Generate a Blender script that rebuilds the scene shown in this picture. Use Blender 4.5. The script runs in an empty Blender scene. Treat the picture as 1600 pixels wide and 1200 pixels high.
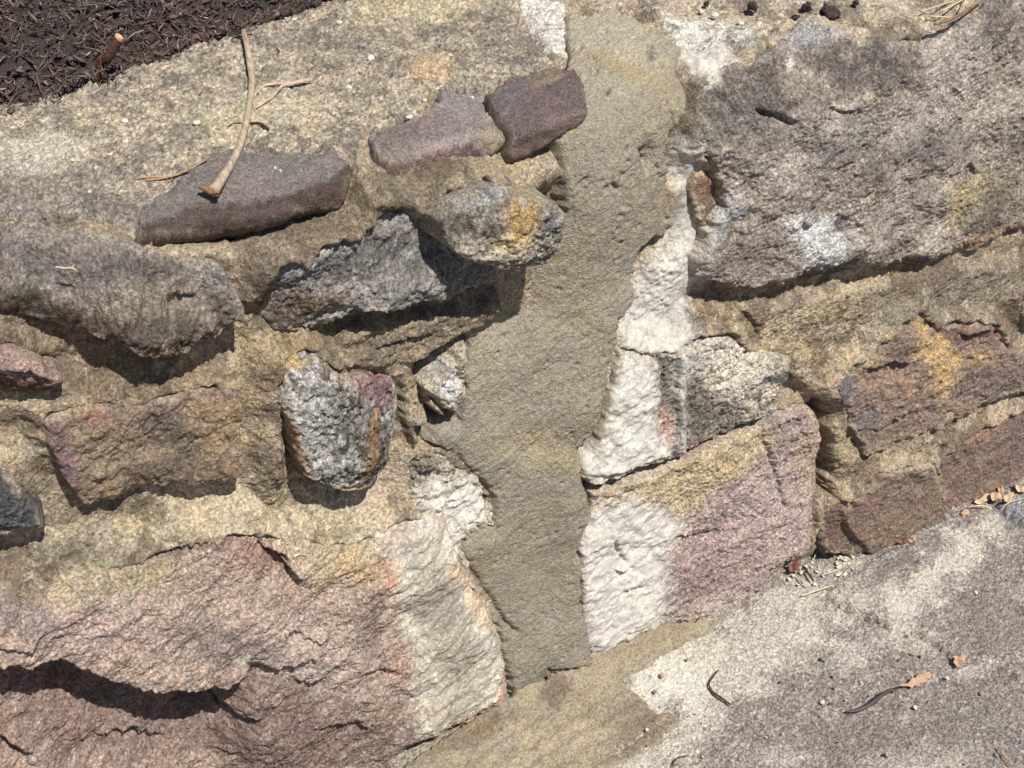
import bpy, math, random
import numpy as np
from math import sin, cos, tan, radians, pi

# ------------------------------------------------------------------ camera, sky, sun
F = 2310.0; PITCH = radians(42); YAW = radians(28.7); LEAN = radians(10)
sc = bpy.context.scene
FH = np.array([sin(YAW), cos(YAW), 0.0]); RIGHT = np.array([cos(YAW), -sin(YAW), 0.0])
FWD = FH*cos(PITCH) + np.array([0, 0, -sin(PITCH)]); UP = FH*sin(PITCH) + np.array([0, 0, cos(PITCH)])
CAM = np.array([0, 0.4*tan(LEAN), 0.4]) - 1.5*FWD
cd = bpy.data.cameras.new('camera'); cam = bpy.data.objects.new('camera', cd); sc.collection.objects.link(cam)
cd.sensor_width = 36; cd.lens = 36*F/1600; cd.clip_start = 0.05; cd.clip_end = 500
cam.location = CAM; cam.rotation_euler = (pi/2-PITCH, 0, -YAW); sc.camera = cam

SUN_EL = radians(62); SUN_AZ = radians(11)          # azimuth measured from the wall's outward normal (-Y) towards +X
LDIR = np.array([cos(SUN_EL)*sin(SUN_AZ), -cos(SUN_EL)*cos(SUN_AZ), sin(SUN_EL)])
w = bpy.data.worlds.new('World'); sc.world = w; w.use_nodes = True
nt = w.node_tree; sky = nt.nodes.new('ShaderNodeTexSky'); sky.sky_type = 'NISHITA'; sky.sun_disc = False
sky.sun_elevation = SUN_EL; sky.sun_rotation = math.atan2(LDIR[0], LDIR[1])
bg = nt.nodes['Background']; bg.inputs[1].default_value = 0.065; nt.links.new(sky.outputs[0], bg.inputs[0])
sd = bpy.data.lights.new('sun', 'SUN'); so = bpy.data.objects.new('sun', sd); sc.collection.objects.link(so)
sd.energy = 5.0; sd.angle = radians(0.53); sd.color = (1.0, 0.965, 0.91)
from mathutils import Vector
so.rotation_euler = Vector(-LDIR).to_track_quat('-Z', 'Y').to_euler()
sc.view_settings.view_transform = 'Standard'; sc.view_settings.look = 'None'; sc.view_settings.gamma = 1
sc.view_settings.exposure = 0.37

# ------------------------------------------------------------------ pixel <-> place
def project(p):
    q = p-CAM; d = q@FWD
    return 800+F*(q@RIGHT)/d, 600-F*(q@UP)/d
def pix_ray(px, py): return FWD + RIGHT*((px-800)/F) + UP*((600-py)/F)
ZTOP = 0.655; RB = 0.05                              # wall height, rounding of the top edge
# profile of the wall: face leaning back, rounded edge, flat top; arc length s from the ground
TURN = pi/2-LEAN; LT = RB*tan(TURN/2)
LF = ZTOP/cos(LEAN)-LT; LA = RB*TURN
def profile(s):
    s = np.asarray(s, float); y = np.empty_like(s); z = np.empty_like(s); ny = np.empty_like(s); nz = np.empty_like(s)
    a = np.clip((s-LF)/RB, 0, TURN)                  # turned angle
    sf = np.minimum(s, LF); st = np.maximum(s-LF-LA, 0)
    y0 = LF*sin(LEAN); z0 = LF*cos(LEAN)
    cy = y0+RB*cos(LEAN); cz = z0-RB*sin(LEAN)
    ny[:] = -np.cos(LEAN+a); nz[:] = np.sin(LEAN+a)
    ya = cy+RB*ny; za = cz+RB*nz
    y = np.where(s < LF, sf*sin(LEAN), ya+st); z = np.where(s < LF, sf*cos(LEAN), za)
    return y, z, ny, nz
_S = np.linspace(-0.15, 1.6, 3000)
def unproject(px, py, h=0.0):
    """pixel -> (x, s) on the wall surface raised by h"""
    y, z, ny, nz = profile(_S); y = y+h*ny; z = z+h*nz
    d = pix_ray(px, py)
    # signed side of the profile points from the ray in the y,z plane
    c = (y-CAM[1])*d[2]-(z-CAM[2])*d[1]
    k = np.nonzero(np.sign(c[:-1]) != np.sign(c[1:]))[0]
    if len(k) == 0: k = np.array([np.argmin(abs(c))])
    best = None
    for i in k:
        i = min(i, len(c)-2); f = c[i]/(c[i]-c[i+1]) if c[i] != c[i+1] else 0
        yy = y[i]+f*(y[i+1]-y[i]); t = (yy-CAM[1])/d[1]
        if best is None or t < best[0]: best = (t, CAM[0]+t*d[0], _S[i]+f*(_S[i+1]-_S[i]))
    return best[1], best[2]
def wall_pt(px, py, h=0.0):
    x, s = unproject(px, py, h); y, z, ny, nz = profile(np.array([s]))
    return np.array([x, y[0]+h*ny[0], z[0]+h*nz[0]]), np.array([0, ny[0], nz[0]])
def ground_pt(px, py, z=0.0):
    d = pix_ray(px, py); t = (z-CAM[2])/d[2]; return CAM+t*d

# ------------------------------------------------------------------ noise
rng = np.random.default_rng(7)
_P = rng.permutation(4096).astype(np.int64); _G = rng.normal(size=(4096, 2)); _G /= np.linalg.norm(_G, axis=1)[:, None]; _R = rng.random(4096)
_GX = np.ascontiguousarray(_G[:, 0]); _GY = np.ascontiguousarray(_G[:, 1])
def _h(i, j, seed): return _P[(_P[(i+seed*131) & 4095]+j) & 4095]
def noise(x, y, f, seed=0):
    x = x*f+seed*17.31; y = y*f-seed*9.77
    i = np.floor(x).astype(np.int64); j = np.floor(y).astype(np.int64); u = x-i; v = y-j
    a = u*u*u*(u*(u*6-15)+10); b = v*v*v*(v*(v*6-15)+10)
    def g(di, dj):
        k = _h(i+di, j+dj, seed); return _GX[k]*(u-di)+_GY[k]*(v-dj)
    n0 = g(0, 0); n0 += a*(g(1, 0)-n0); n1 = g(0, 1); n1 += a*(g(1, 1)-n1)
    return (n0+b*(n1-n0))*1.5
def fbm(x, y, f, o=4, seed=0, gain=0.5):
    t = np.zeros_like(x); a = 1.0; n = 0
    for k in range(o):
        t += a*noise(x, y, f*2.03**k, seed+k*3); n += a; a *= gain
    return t/n*1.6
def ridged(x, y, f, o=3, seed=0):
    t = np.zeros_like(x); a = 1.0; n = 0
    for k in range(o):
        t += a*(1-2*abs(noise(x, y, f*2.1**k, seed+k*5))); n += a; a *= .5
    return t/n
def cells(x, y, f, seed=0):
    """F1 distance, F2-F1, random value of the nearest cell, offset"""
    x = x*f; y = y*f; i = np.floor(x).astype(np.int64); j = np.floor(y).astype(np.int64)
    d1 = np.full(x.shape, 9.); d2 = np.full(x.shape, 9.); idv = np.zeros(x.shape); ox = np.zeros(x.shape); oy = np.zeros(x.shape)
    for di in (-1, 0, 1):
        for dj in (-1, 0, 1):
            k = _h(i+di, j+dj, seed); cx = i+di+_R[k]; cy = j+dj+_R[(k*7+13) & 4095]
            dd = np.hypot(x-cx, y-cy); m = dd < d1
            d2 = np.where(m, d1, np.minimum(d2, dd)); d1 = np.where(m, dd, d1)
            idv = np.where(m, _R[(k*3+1) & 4095], idv); ox = np.where(m, x-cx, ox); oy = np.where(m, y-cy, oy)
    return d1, d2-d1, idv, ox, oy
def sst(a, b, x):
    t = np.clip((x-a)/(b-a), 0, 1); return t*t*(3-2*t)
def poly_sdf(px, py, poly):
    """signed distance, positive inside"""
    P = np.asarray(poly, float); n = len(P); d = np.full(px.shape, 1e9); ins = np.zeros(px.shape, bool)
    for a in range(n):
        ax, ay = P[a]; bx, by = P[(a+1) % n]; ex, ey = bx-ax, by-ay
        wx = px-ax; wy = py-ay; t = np.clip((wx*ex+wy*ey)/(ex*ex+ey*ey+1e-9), 0, 1)
        d = np.minimum(d, (wx-t*ex)**2+(wy-t*ey)**2)
        if ay != by:
            c = ((ay > py) != (by > py)) & (px < (bx-ax)*(py-ay)/(by-ay)+ax); ins ^= c
    d = np.sqrt(d); return np.where(ins, d, -d)
def line_sd(px, py, pts):
    """distance to an open polyline and side (positive = below it in the picture when drawn left to right)"""
    d = np.full(px.shape, 1e9); side = np.zeros(px.shape)
    for (ax, ay), (bx, by) in zip(pts[:-1], pts[1:]):
        ex, ey = bx-ax, by-ay; wx = px-ax; wy = py-ay
        tr = (wx*ex+wy*ey)/(ex*ex+ey*ey+1e-9); t = np.clip(tr, 0, 1)
        dd = np.hypot(wx-t*ex, wy-t*ey); m = dd < d
        side = np.where(m, np.sign(ex*wy-ey*wx), side); d = np.where(m, dd, d)
    return d, side
def lin(c):
    c = np.asarray(c, float)/255; return np.where(c <= .04045, c/12.92, ((c+.055)/1.055)**2.4)
K = 0.86                                             # photographed brightness -> reflectance

# ------------------------------------------------------------------ stains, some painted light and shade, and relief, written in photo pixels
def relief(h, X, Y, feats):
    for f in feats:
        k = f[0]
        if k == 'b':
            _, cx, cy, rx, ry, a, dh = f; a = radians(a); u = (X-cx)*cos(a)+(Y-cy)*sin(a); v = -(X-cx)*sin(a)+(Y-cy)*cos(a)
            h = h+dh*np.exp(-((u/rx)**2+(v/ry)**2))
        elif k == 'l':                               # broken ledge: sudden drop below the line that fills up again
            pts, dh, L = f[1:4]; d, s = line_sd(X, Y, pts); e = np.minimum(np.hypot(X-pts[0][0], Y-pts[0][1]), np.hypot(X-pts[-1][0], Y-pts[-1][1]))
            xa, xb = min(p[0] for p in pts), max(p[0] for p in pts); tw = max(8, min(70, .45*(xb-xa))); tip = sst(xa-6, xa-6+tw, X)*(1-sst(xb+6-tw, xb+6, X))   # dies out towards its ends
            h = h-dh*tip*sst(-2, 3, d*s)*np.exp(-(np.maximum(d, 0)/L)**(f[4] if len(f) > 4 else 1.5))*sst(0, 25, e)*(s > 0)
            h = h+dh*.25*np.exp(-(d/(L*.6))**2)*(s <= 0)*sst(0, 25, e)
        elif k == 'v':                               # bevel: falls away below the line over L
            _, pts, dh, L = f; d, s = line_sd(X, Y, pts); h = h-dh*np.clip(d*s/L, 0, 1)
        elif k == 'c':
            _, pts, wd, dh = f; d, s = line_sd(X, Y, pts); h = h-dh*np.exp(-(d/wd)**2)
        elif k == 'p':
            _, pts, dh, e = f; h = h+dh*sst(-e, e, poly_sdf(X, Y, pts))
        elif k == 'r':                               # slope inside a polygon, towards a direction
            _, pts, dh, (ax, ay), (bx, by) = f; t = ((X-ax)*(bx-ax)+(Y-ay)*(by-ay))/((bx-ax)**2+(by-ay)**2)
            h = h+dh*np.clip(t, 0, 1)*sst(-3, 3, poly_sdf(X, Y, pts))
    return h
def paint(col, X, Y, feats, nz):
    for f in feats:
        c, st = f[0], f[1]
        if isinstance(f[2], (list, tuple)):
            pts = f[2]; soft = f[3] if len(f) > 3 else 10
            if len(f) > 4: d, s = line_sd(X, Y, pts); m = 1-sst(f[4]-soft*.5, f[4]+soft*.5, d+nz*f[4]*.8)
            else: m = sst(-soft, soft, poly_sdf(X, Y, pts)+nz*soft*1.1)
        else:
            cx, cy, rx, ry, a = f[2:7]; hard = f[7] if len(f) > 7 else .55; a = radians(a)
            u = (X-cx)*cos(a)+(Y-cy)*sin(a); v = -(X-cx)*sin(a)+(Y-cy)*cos(a)
            r = np.sqrt((u/rx)**2+(v/ry)**2); m = 1-sst(1-hard, 1+hard, r+nz*.45)
        m = (m*st)[:, None]; col = col*(1-m)+lin(c)*K*m
    return col

# ------------------------------------------------------------------ mesh building
def mesh_from(name, V, Fq, col=None, mat=None, tris=None, smooth=True):
    me = bpy.data.meshes.new(name); nq = len(Fq); ntr = 0 if tris is None else len(tris)
    me.vertices.add(len(V)); me.vertices.foreach_set('co', np.ascontiguousarray(V, np.float32).ravel())
    li = Fq.ravel() if ntr == 0 else np.concatenate([Fq.ravel(), tris.ravel()])
    me.loops.add(len(li)); me.loops.foreach_set('vertex_index', li.astype(np.int32))
    st = np.concatenate([np.arange(nq)*4, nq*4+np.arange(ntr)*3]); tot = np.concatenate([np.full(nq, 4), np.full(ntr, 3)])
    me.polygons.add(nq+ntr); me.polygons.foreach_set('loop_start', st.astype(np.int32)); me.polygons.foreach_set('loop_total', tot.astype(np.int32))
    me.polygons.foreach_set('use_smooth', np.full(nq+ntr, smooth)); me.update(calc_edges=True)
    if col is not None:
        a = me.color_attributes.new('Col', 'FLOAT_COLOR', 'POINT')
        a.data.foreach_set('color', (np.clip(col, 0.004, 1) if col.shape[1] == 4 else np.concatenate([np.clip(col, 0.004, 1), np.ones((len(col), 1))], 1)).astype(np.float32).ravel())
    if mat: me.materials.append(mat)
    me.validate(); return me
def link(name, me, parent=None, loc=None, label=None, cat=None, group=None, kind=None):
    o = bpy.data.objects.new(name, me); sc.collection.objects.link(o)
    if parent: o.parent = parent
    if loc is not None: o.location = loc
    for k, v in (('label', label), ('category', cat), ('group', group), ('kind', kind)):
        if v: o[k] = v
    return o
def grid_faces(nx, ny):
    i = np.arange(nx*ny).reshape(ny, nx)
    return np.stack([i[:-1, :-1], i[:-1, 1:], i[1:, 1:], i[1:, :-1]], -1).reshape(-1, 4)
def close_solid(V, Fq, depth_dir, depth):
    """drop unused vertices, then close the sheet into a solid: rim walls and a back"""
    used = np.unique(Fq); mp = np.full(len(V), -1); mp[used] = np.arange(len(used)); Fq = mp[Fq]
    n = len(used); E = np.concatenate([Fq[:, [0, 1]], Fq[:, [1, 2]], Fq[:, [2, 3]], Fq[:, [3, 0]]])
    key = np.sort(E, 1); key = key[:, 0].astype(np.int64)*n+key[:, 1]; _, inv, cnt = np.unique(key, return_inverse=True, return_counts=True)
    B = E[cnt[inv] == 1]; bv = np.unique(B); m2 = np.full(n, -1); m2[bv] = n+np.arange(len(bv))
    side = np.stack([B[:, 1], B[:, 0], m2[B[:, 0]], m2[B[:, 1]]], 1); cen = n+len(bv)
    tri = np.stack([m2[B[:, 1]], m2[B[:, 0]], np.full(len(B), cen)], 1)
    Vb = V[used][bv]+depth_dir[used][bv]*depth; Vn = np.concatenate([V[used], Vb, Vb.mean(0)[None]])
    return Vn, np.concatenate([Fq, side]), tri, used, bv

# ------------------------------------------------------------------ materials
_mats = {}
def rock(name, grain=.35, speck=.25, bump=.5, scale=330, rough=.92, white=0.0, mott=.18, spec=.15):
    """base colour from the stains and painted shade on the mesh, broken up by mottling, sandy grain and mineral specks"""
    if name in _mats: return _mats[name]
    m = bpy.data.materials.new(name); m.use_nodes = True; T = m.node_tree; N = T.nodes; L = T.links; b = N['Principled BSDF']
    tc = N.new('ShaderNodeTexCoord'); at = N.new('ShaderNodeAttribute'); at.attribute_name = 'Col'
    def nz(s, d, r=.6, dist=0):
        n = N.new('ShaderNodeTexNoise'); n.inputs['Scale'].default_value = s; n.inputs['Detail'].default_value = d; n.inputs['Roughness'].default_value = r
        n.inputs['Distortion'].default_value = dist; L.new(tc.outputs['Object'], n.inputs['Vector']); return n
    def rng_(src, lo, hi, a=.3, c=.7):
        r = N.new('ShaderNodeMapRange'); r.inputs[1].default_value = a; r.inputs[2].default_value = c; r.inputs[3].default_value = lo; r.inputs[4].default_value = hi; L.new(src, r.inputs[0]); return r.outputs[0]
    def mul(a, c):
        n = N.new('ShaderNodeVectorMath'); n.operation = 'SCALE'; L.new(a, n.inputs[0]); L.new(c, n.inputs['Scale']); return n.outputs[0]
    c = at.outputs['Color']; AL = at.outputs['Alpha']
    def fade(f):                                     # grain fades where a smooth coat covers the stone
        n = N.new('ShaderNodeMix'); n.data_type = 'FLOAT'; n.inputs[2].default_value = 1.0; L.new(AL, n.inputs[0]); L.new(f, n.inputs[3]); return n.outputs[0]
    n1 = nz(45, 5, .65, .3); c = mul(c, rng_(n1.outputs['Fac'], 1-mott, 1+mott))
    n2 = nz(scale, 4, .75); c = mul(c, fade(rng_(n2.outputs['Fac'], 1-grain, 1+grain, .32, .68)))
    v = N.new('ShaderNodeTexVoronoi'); v.inputs['Scale'].default_value = scale*1.5; L.new(tc.outputs['Object'], v.inputs['Vector'])
    sp = N.new('ShaderNodeSeparateColor'); L.new(v.outputs['Color'], sp.inputs[0])
    c = mul(c, fade(rng_(sp.outputs[0], 1-speck, 1+speck, 0, 1)))
    hs = N.new('ShaderNodeHueSaturation'); L.new(c, hs.inputs['Color']); hs.inputs['Saturation'].default_value = 1.0
    n3 = nz(120, 3); L.new(rng_(n3.outputs['Fac'], .493, .504), hs.inputs['Hue']); L.new(rng_(n1.outputs['Fac'], .68, .96), hs.inputs['Saturation'])
    L.new(hs.outputs[0], b.inputs['Base Color']); b.inputs['Roughness'].default_value = rough; b.inputs['Specular IOR Level'].default_value = spec
    bp = N.new('ShaderNodeBump'); bs = N.new('ShaderNodeMath'); bs.operation = 'MULTIPLY'; bs.inputs[1].default_value = bump; L.new(AL, bs.inputs[0]); L.new(bs.outputs[0], bp.inputs['Strength']); bp.inputs['Distance'].default_value = .0034
    ad = N.new('ShaderNodeMath'); ad.operation = 'ADD'; L.new(n2.outputs['Fac'], ad.inputs[0])
    mu = N.new('ShaderNodeMath'); mu.operation = 'MULTIPLY'; mu.inputs[1].default_value = .35; L.new(v.outputs['Distance'], mu.inputs[0]); L.new(mu.outputs[0], ad.inputs[1])
    L.new(ad.outputs[0], bp.inputs['Height']); L.new(bp.outputs[0], b.inputs['Normal'])
    _mats[name] = m; return m
def plain(name, col, rough=.8, var=.3, scale=200, spec=.2, stretch=None):
    if name in _mats: return _mats[name]
    m = bpy.data.materials.new(name); m.use_nodes = True; T = m.node_tree; N = T.nodes; L = T.links; b = N['Principled BSDF']
    tc = N.new('ShaderNodeTexCoord'); n = N.new('ShaderNodeTexNoise'); n.inputs['Scale'].default_value = scale; n.inputs['Detail'].default_value = 5
    mp = N.new('ShaderNodeMapping'); mp.inputs['Scale'].default_value = stretch or (1, 1, 1); L.new(tc.outputs['Object'], mp.inputs[0]); L.new(mp.outputs[0], n.inputs['Vector'])
    r = N.new('ShaderNodeValToRGB'); c = lin(col)*K
    r.color_ramp.elements[0].position = .3; r.color_ramp.elements[1].position = .7
    r.color_ramp.elements[0].color = (*np.clip(c*(1-var), 0, 1), 1); r.color_ramp.elements[1].color = (*np.clip(c*(1+var), 0, 1), 1)
    L.new(n.outputs['Fac'], r.inputs[0]); L.new(r.outputs[0], b.inputs['Base Color']); b.inputs['Roughness'].default_value = rough; b.inputs['Specular IOR Level'].default_value = spec
    bp = N.new('ShaderNodeBump'); bp.inputs['Strength'].default_value = .5; bp.inputs['Distance'].default_value = .001; L.new(n.outputs['Fac'], bp.inputs['Height']); L.new(bp.outputs[0], b.inputs['Normal'])
    _mats[name] = m; return m

WALL = link('stone_wall', None, label='old mortared sandstone garden wall with fresh beige mortar filling its vertical crack', cat='wall')

# dry cement wash and smears that lie over stones and mortar alike
WHITE = (200, 195, 182)
SMEAR = [
 (WHITE, .95, [(1055,95),(1110,92),(1135,105),(1118,128),(1090,140),(1068,130)], 7),
 ((196,193,182), .8, [(1045,205),(1075,200),(1085,245),(1080,300),(1092,350),(1125,345),(1118,385),(1105,430),(1085,440),(1066,462),(1064,560),(1066,700),(1056,705),(1054,560),(1052,480),(1020,500),(980,500),(955,505),(985,450),(1003,412),(1040,370),(1048,300),(1042,250)], 8),
 ((192,187,174), .9, [(958,505),(985,455),(1010,410),(1050,400),(1056,465),(1050,545),(1020,548),(985,540),(955,560)], 7),
 ((202,197,184), .92, [(950,560),(985,548),(1015,560),(1024,620),(1028,680),(1055,700),(1048,720),(1008,738),(935,755),(900,745),(905,715),(925,690),(938,650),(945,600)], 7),
 ((200,194,181), .9, [(918,790),(985,775),(1050,800),(1068,825),(1040,870),(1045,930),(1035,985),(985,1005),(930,1030),(915,985),(908,900),(905,840)], 10),
 ((200,198,190), .35, [(1070,545),(1110,515),(1085,580),(1068,590)], 6),
 ((192,184,164), .55, [(572,822),(640,800),(700,812),(760,790),(775,800),(770,825),(715,850),(745,930),(785,1010),(795,1090),(760,1110),(700,1130),(655,1155),(645,1090),(648,1030),(625,970),(612,900),(590,860)], 12),
 ((205,200,188), .8, [(660,745),(730,745),(770,790),(765,820),(715,835),(660,815),(645,780)], 12),
 ((204,196,176), .45, [(612,880),(632,890),(640,960),(655,1060),(662,1130),(650,1150),(640,1080),(632,990)], 8),
 ((206,198,178), .6, [(700,850),(745,930),(770,990),(788,1080),(770,1100),(750,1040),(735,960),(705,900)], 10),
]
def smear(col, X, Y, nz, n2):
    """thin lime wash: creamy, smooth, thinning out to the bare stone; returns colours and how much of the stone's grain still shows"""
    cov = np.zeros(len(X))
    for c, stv, pts, soft in SMEAR:
        d = poly_sdf(X, Y, pts); so = soft*1.5+5; m = sst(-so, so, d+nz*so*.55+n2*so*.35)*stv; m = m*(1-.55*sst(.35, .75, n2+.4*nz)*(m < .93*stv)-.3*sst(.6, .9, n2))
        m = np.clip(m, 0, 1); col = col*(1-m[:, None])+lin(c)*K*m[:, None]; cov = np.maximum(cov, m)
    return col, 1-.68*cov
# ------------------------------------------------------------------ a part of the wall built over the face and top
RES = 0.00135
def wall_part(name, spec, label=None):
    poly = spec['poly']; rim = spec.get('rim', .015); bulge = spec.get('bulge', .01); rw = spec.get('rw', .03); seed = spec.get('seed', 1)
    h0 = rim+bulge*.4; back = spec.get('back', -.02); dens = spec.get('res', RES)
    q = np.array([unproject(x, y, h0) for x, y in poly]); m = .03
    xs = np.arange(q[:, 0].min()-m, q[:, 0].max()+m, dens); ss = np.arange(max(q[:, 1].min()-m, -.05), q[:, 1].max()+m, dens)
    nx, ns = len(xs), len(ss); x, s = [a.ravel() for a in np.meshgrid(xs, ss)]
    y, z, ny, nz_ = profile(s); Nn = np.stack([np.zeros_like(x), ny, nz_], 1); B = np.stack([x, y, z], 1)
    X0, Y0 = project(B+Nn*h0); wp = spec.get('warp', 7)
    X = X0+wp*fbm(x, s, 22, 3, seed+40)+wp*.45*fbm(x, s, 110, 3, seed+50); Y = Y0+wp*fbm(x, s, 22, 3, seed+60)+wp*.45*fbm(x, s, 110, 3, seed+70)
    d = poly_sdf(X, Y, poly)/1540.
    t = np.clip(d/rw, 0, 1); e = spec.get('edge', .003)
    h = rim+bulge*np.sqrt(np.maximum(1-(1-t)**2, 0))
    cx, cs = q[:, 0].mean(), q[:, 1].mean(); tx, ts = spec.get('tilt', (0, 0)); h = h+tx*(x-cx)+ts*(s-cs)
    if 'fac' in spec:                                # broken planes: the highest of a few tilted planes cut the stone down
        r = np.random.default_rng(seed); R = max(np.ptp(q[:, 0]), np.ptp(q[:, 1]))*.5; A = spec['fac']; cut = np.full_like(x, -1e9)
        for k in range(spec.get('nf', 9)):
            an = r.uniform(0, 2*pi); sl = r.uniform(.15, .75)*A; off = r.uniform(.1, .75)*R
            cut = np.maximum(cut, sl*((x-cx)*cos(an)+(s-cs)*sin(an)-off))
        h = h-np.maximum(cut, 0)
    a1, a2, a3 = spec.get('amp', (.006, .003, .0012)); a3 *= 1.3; st = spec.get('st', (1, 1)); ra = radians(spec.get('ang', 14))
    sv = s+h0/RB*np.clip(s-LF, 0, LA); u = (x*cos(ra)+sv*sin(ra))*st[0]; v = (-x*sin(ra)+sv*cos(ra))*st[1]
    hh = h+a1*fbm(u, v, 14, 3, seed); u = u+hh*.8; v = v+hh*1.1; h = hh   # follow the bulge so the grain does not streak on steep flanks
    if spec.get('ter', 0):                           # cleaved steps
        g = fbm(u, v, spec.get('tf', 26), 4, seed+5)*spec.get('tn', 2.2); fl = np.floor(g); h = h+spec['ter']*(fl+sst(.35, .65, g-fl)-g*.4)
    h = h+a2*(.5*ridged(u, v, 55, 3, seed+11)+.6*fbm(u, v, 70, 3, seed+12)); hf = a3*(fbm(u, v, 230, 3, seed+13, .7)+.5*ridged(u, v, 210, 2, seed+14)); h = h+hf
    ch = spec.get('chip', .004); h = h-ch*np.clip(fbm(x, s, 75, 3, seed+91)+.55*fbm(x, s, 30, 2, seed+92)+.1, 0, 1)*np.exp(-np.maximum(d, 0)/.008)
    if spec.get('pit', 0):
        f1, ed, iv, _, _ = cells(u, v, spec.get('pf', 130), seed); h = h-spec['pit']*(1-sst(.1, .55, f1))*(iv > spec.get('pth', .45))
    if spec.get('lay', 0):                           # trowel or brush strokes
        ls, la = spec['lay'], radians(spec.get('lang', 22)); uu = x*cos(la)+s*sin(la)+.01*fbm(x, s, 8, 2, seed+81); vv = -x*sin(la)+s*cos(la)+.02*fbm(x, s, 6, 2, seed+80)
        h = h+ls*(fbm(uu*14, vv*170, 1, 2, seed+82)+.5*fbm(uu*30, vv*420, 1, 2, seed+83))*sst(-.3, .3, fbm(x, s, 9, 2, seed+84)+spec.get('lb', .1))
    h = relief(h, X, Y, spec.get('rel', ()))
    thin = spec.get('thin')
    if thin: h = thin*sst(-.002, spec.get('feather', .02), d)+(h-rim)*sst(0, .012, d)+rim-thin
    h = np.where(d > -.012, back+(h-back)*sst(-e*1.6, e, d), back)
    # colours
    nzv = fbm(u, v, 60, 4, seed+21); n2 = fbm(u, v, 260, 3, seed+22, .7)
    col = np.repeat((lin(spec['col'])*K)[None], len(x), 0); jit = nzv*1.0+n2*.7
    for rnd in (1.0, .3):                           # lichen / mineral mottling: colour, frequency, threshold, softness, strength; again, fainter, over the stains and painted shade
        for (c, f, th, sf, sr) in spec.get('mot', ()):
            g = fbm(u, v, f, 5, seed+31+int(f) % 17, .68); mm = (sst(th-sf, th+sf, g)*sr*rnd)[:, None]; col = col*(1-mm)+lin(c)*K*mm
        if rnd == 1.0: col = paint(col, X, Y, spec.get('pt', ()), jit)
    al = np.ones(len(x))
    if spec.get('smear', True): col, al = smear(col, X, Y, nzv, n2); h = h+.0012*(1-al)-hf*np.clip((1-al)*1.5, 0, .8)
    eg = spec.get('dirt', .75)                       # mortar lapped thinly over the stone's rim
    if eg: m = (sst(.0095, .001, d+.007*nzv+.003*n2)*eg*sst(-.5, .3, fbm(x, s, 16, 2, seed+95)))[:, None]; col = col*(1-m)+lin((168,150,120))*K*m
    if 'pt2' in spec: col = paint(col, X, Y, spec['pt2'], jit)
    cav = spec.get('gr', .16); col = col*(1+cav*al*np.clip(n2, -1, 1))[:, None]; col = np.column_stack([col, al])
    Vv = B+Nn*h[:, None]; Fq = grid_faces(nx, ns); keep = (d > -.0045)[Fq].all(1); Fq = Fq[keep]
    if 'open' in spec: Vn, Fn, tr, used = Vv, Fq, None, None
    Vn, Fn, tr, used, bv = close_solid(Vv, Fq, -Nn, spec.get('deep', .07))
    cu = col[used]; cn = np.concatenate([cu, cu[bv], cu[bv[:1]]])
    o = link(name, mesh_from(name, Vn, Fn, cn, spec['mat'], tr), WALL, label=label); return o

M_GREY = rock('weathered_grey_sandstone', .52, .32, .85, 300, mott=.22)
M_PINK = rock('pink_sandstone', .48, .34, .85, 330, mott=.15)
M_BROWN = rock('brown_ironstone', .44, .32, .75, 330, mott=.2, spec=.25)
M_MORT = rock('old_mortar', .44, .32, .9, 300, mott=.15)
M_FRESH = rock('fresh_mortar', .24, .2, .8, 330, mott=.07)
M_CAP = rock('weathered_capping', .46, .3, .8, 300, mott=.18)
M_PURP = rock('purple_slate', .36, .3, .6, 420, mott=.14, spec=.25)
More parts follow.
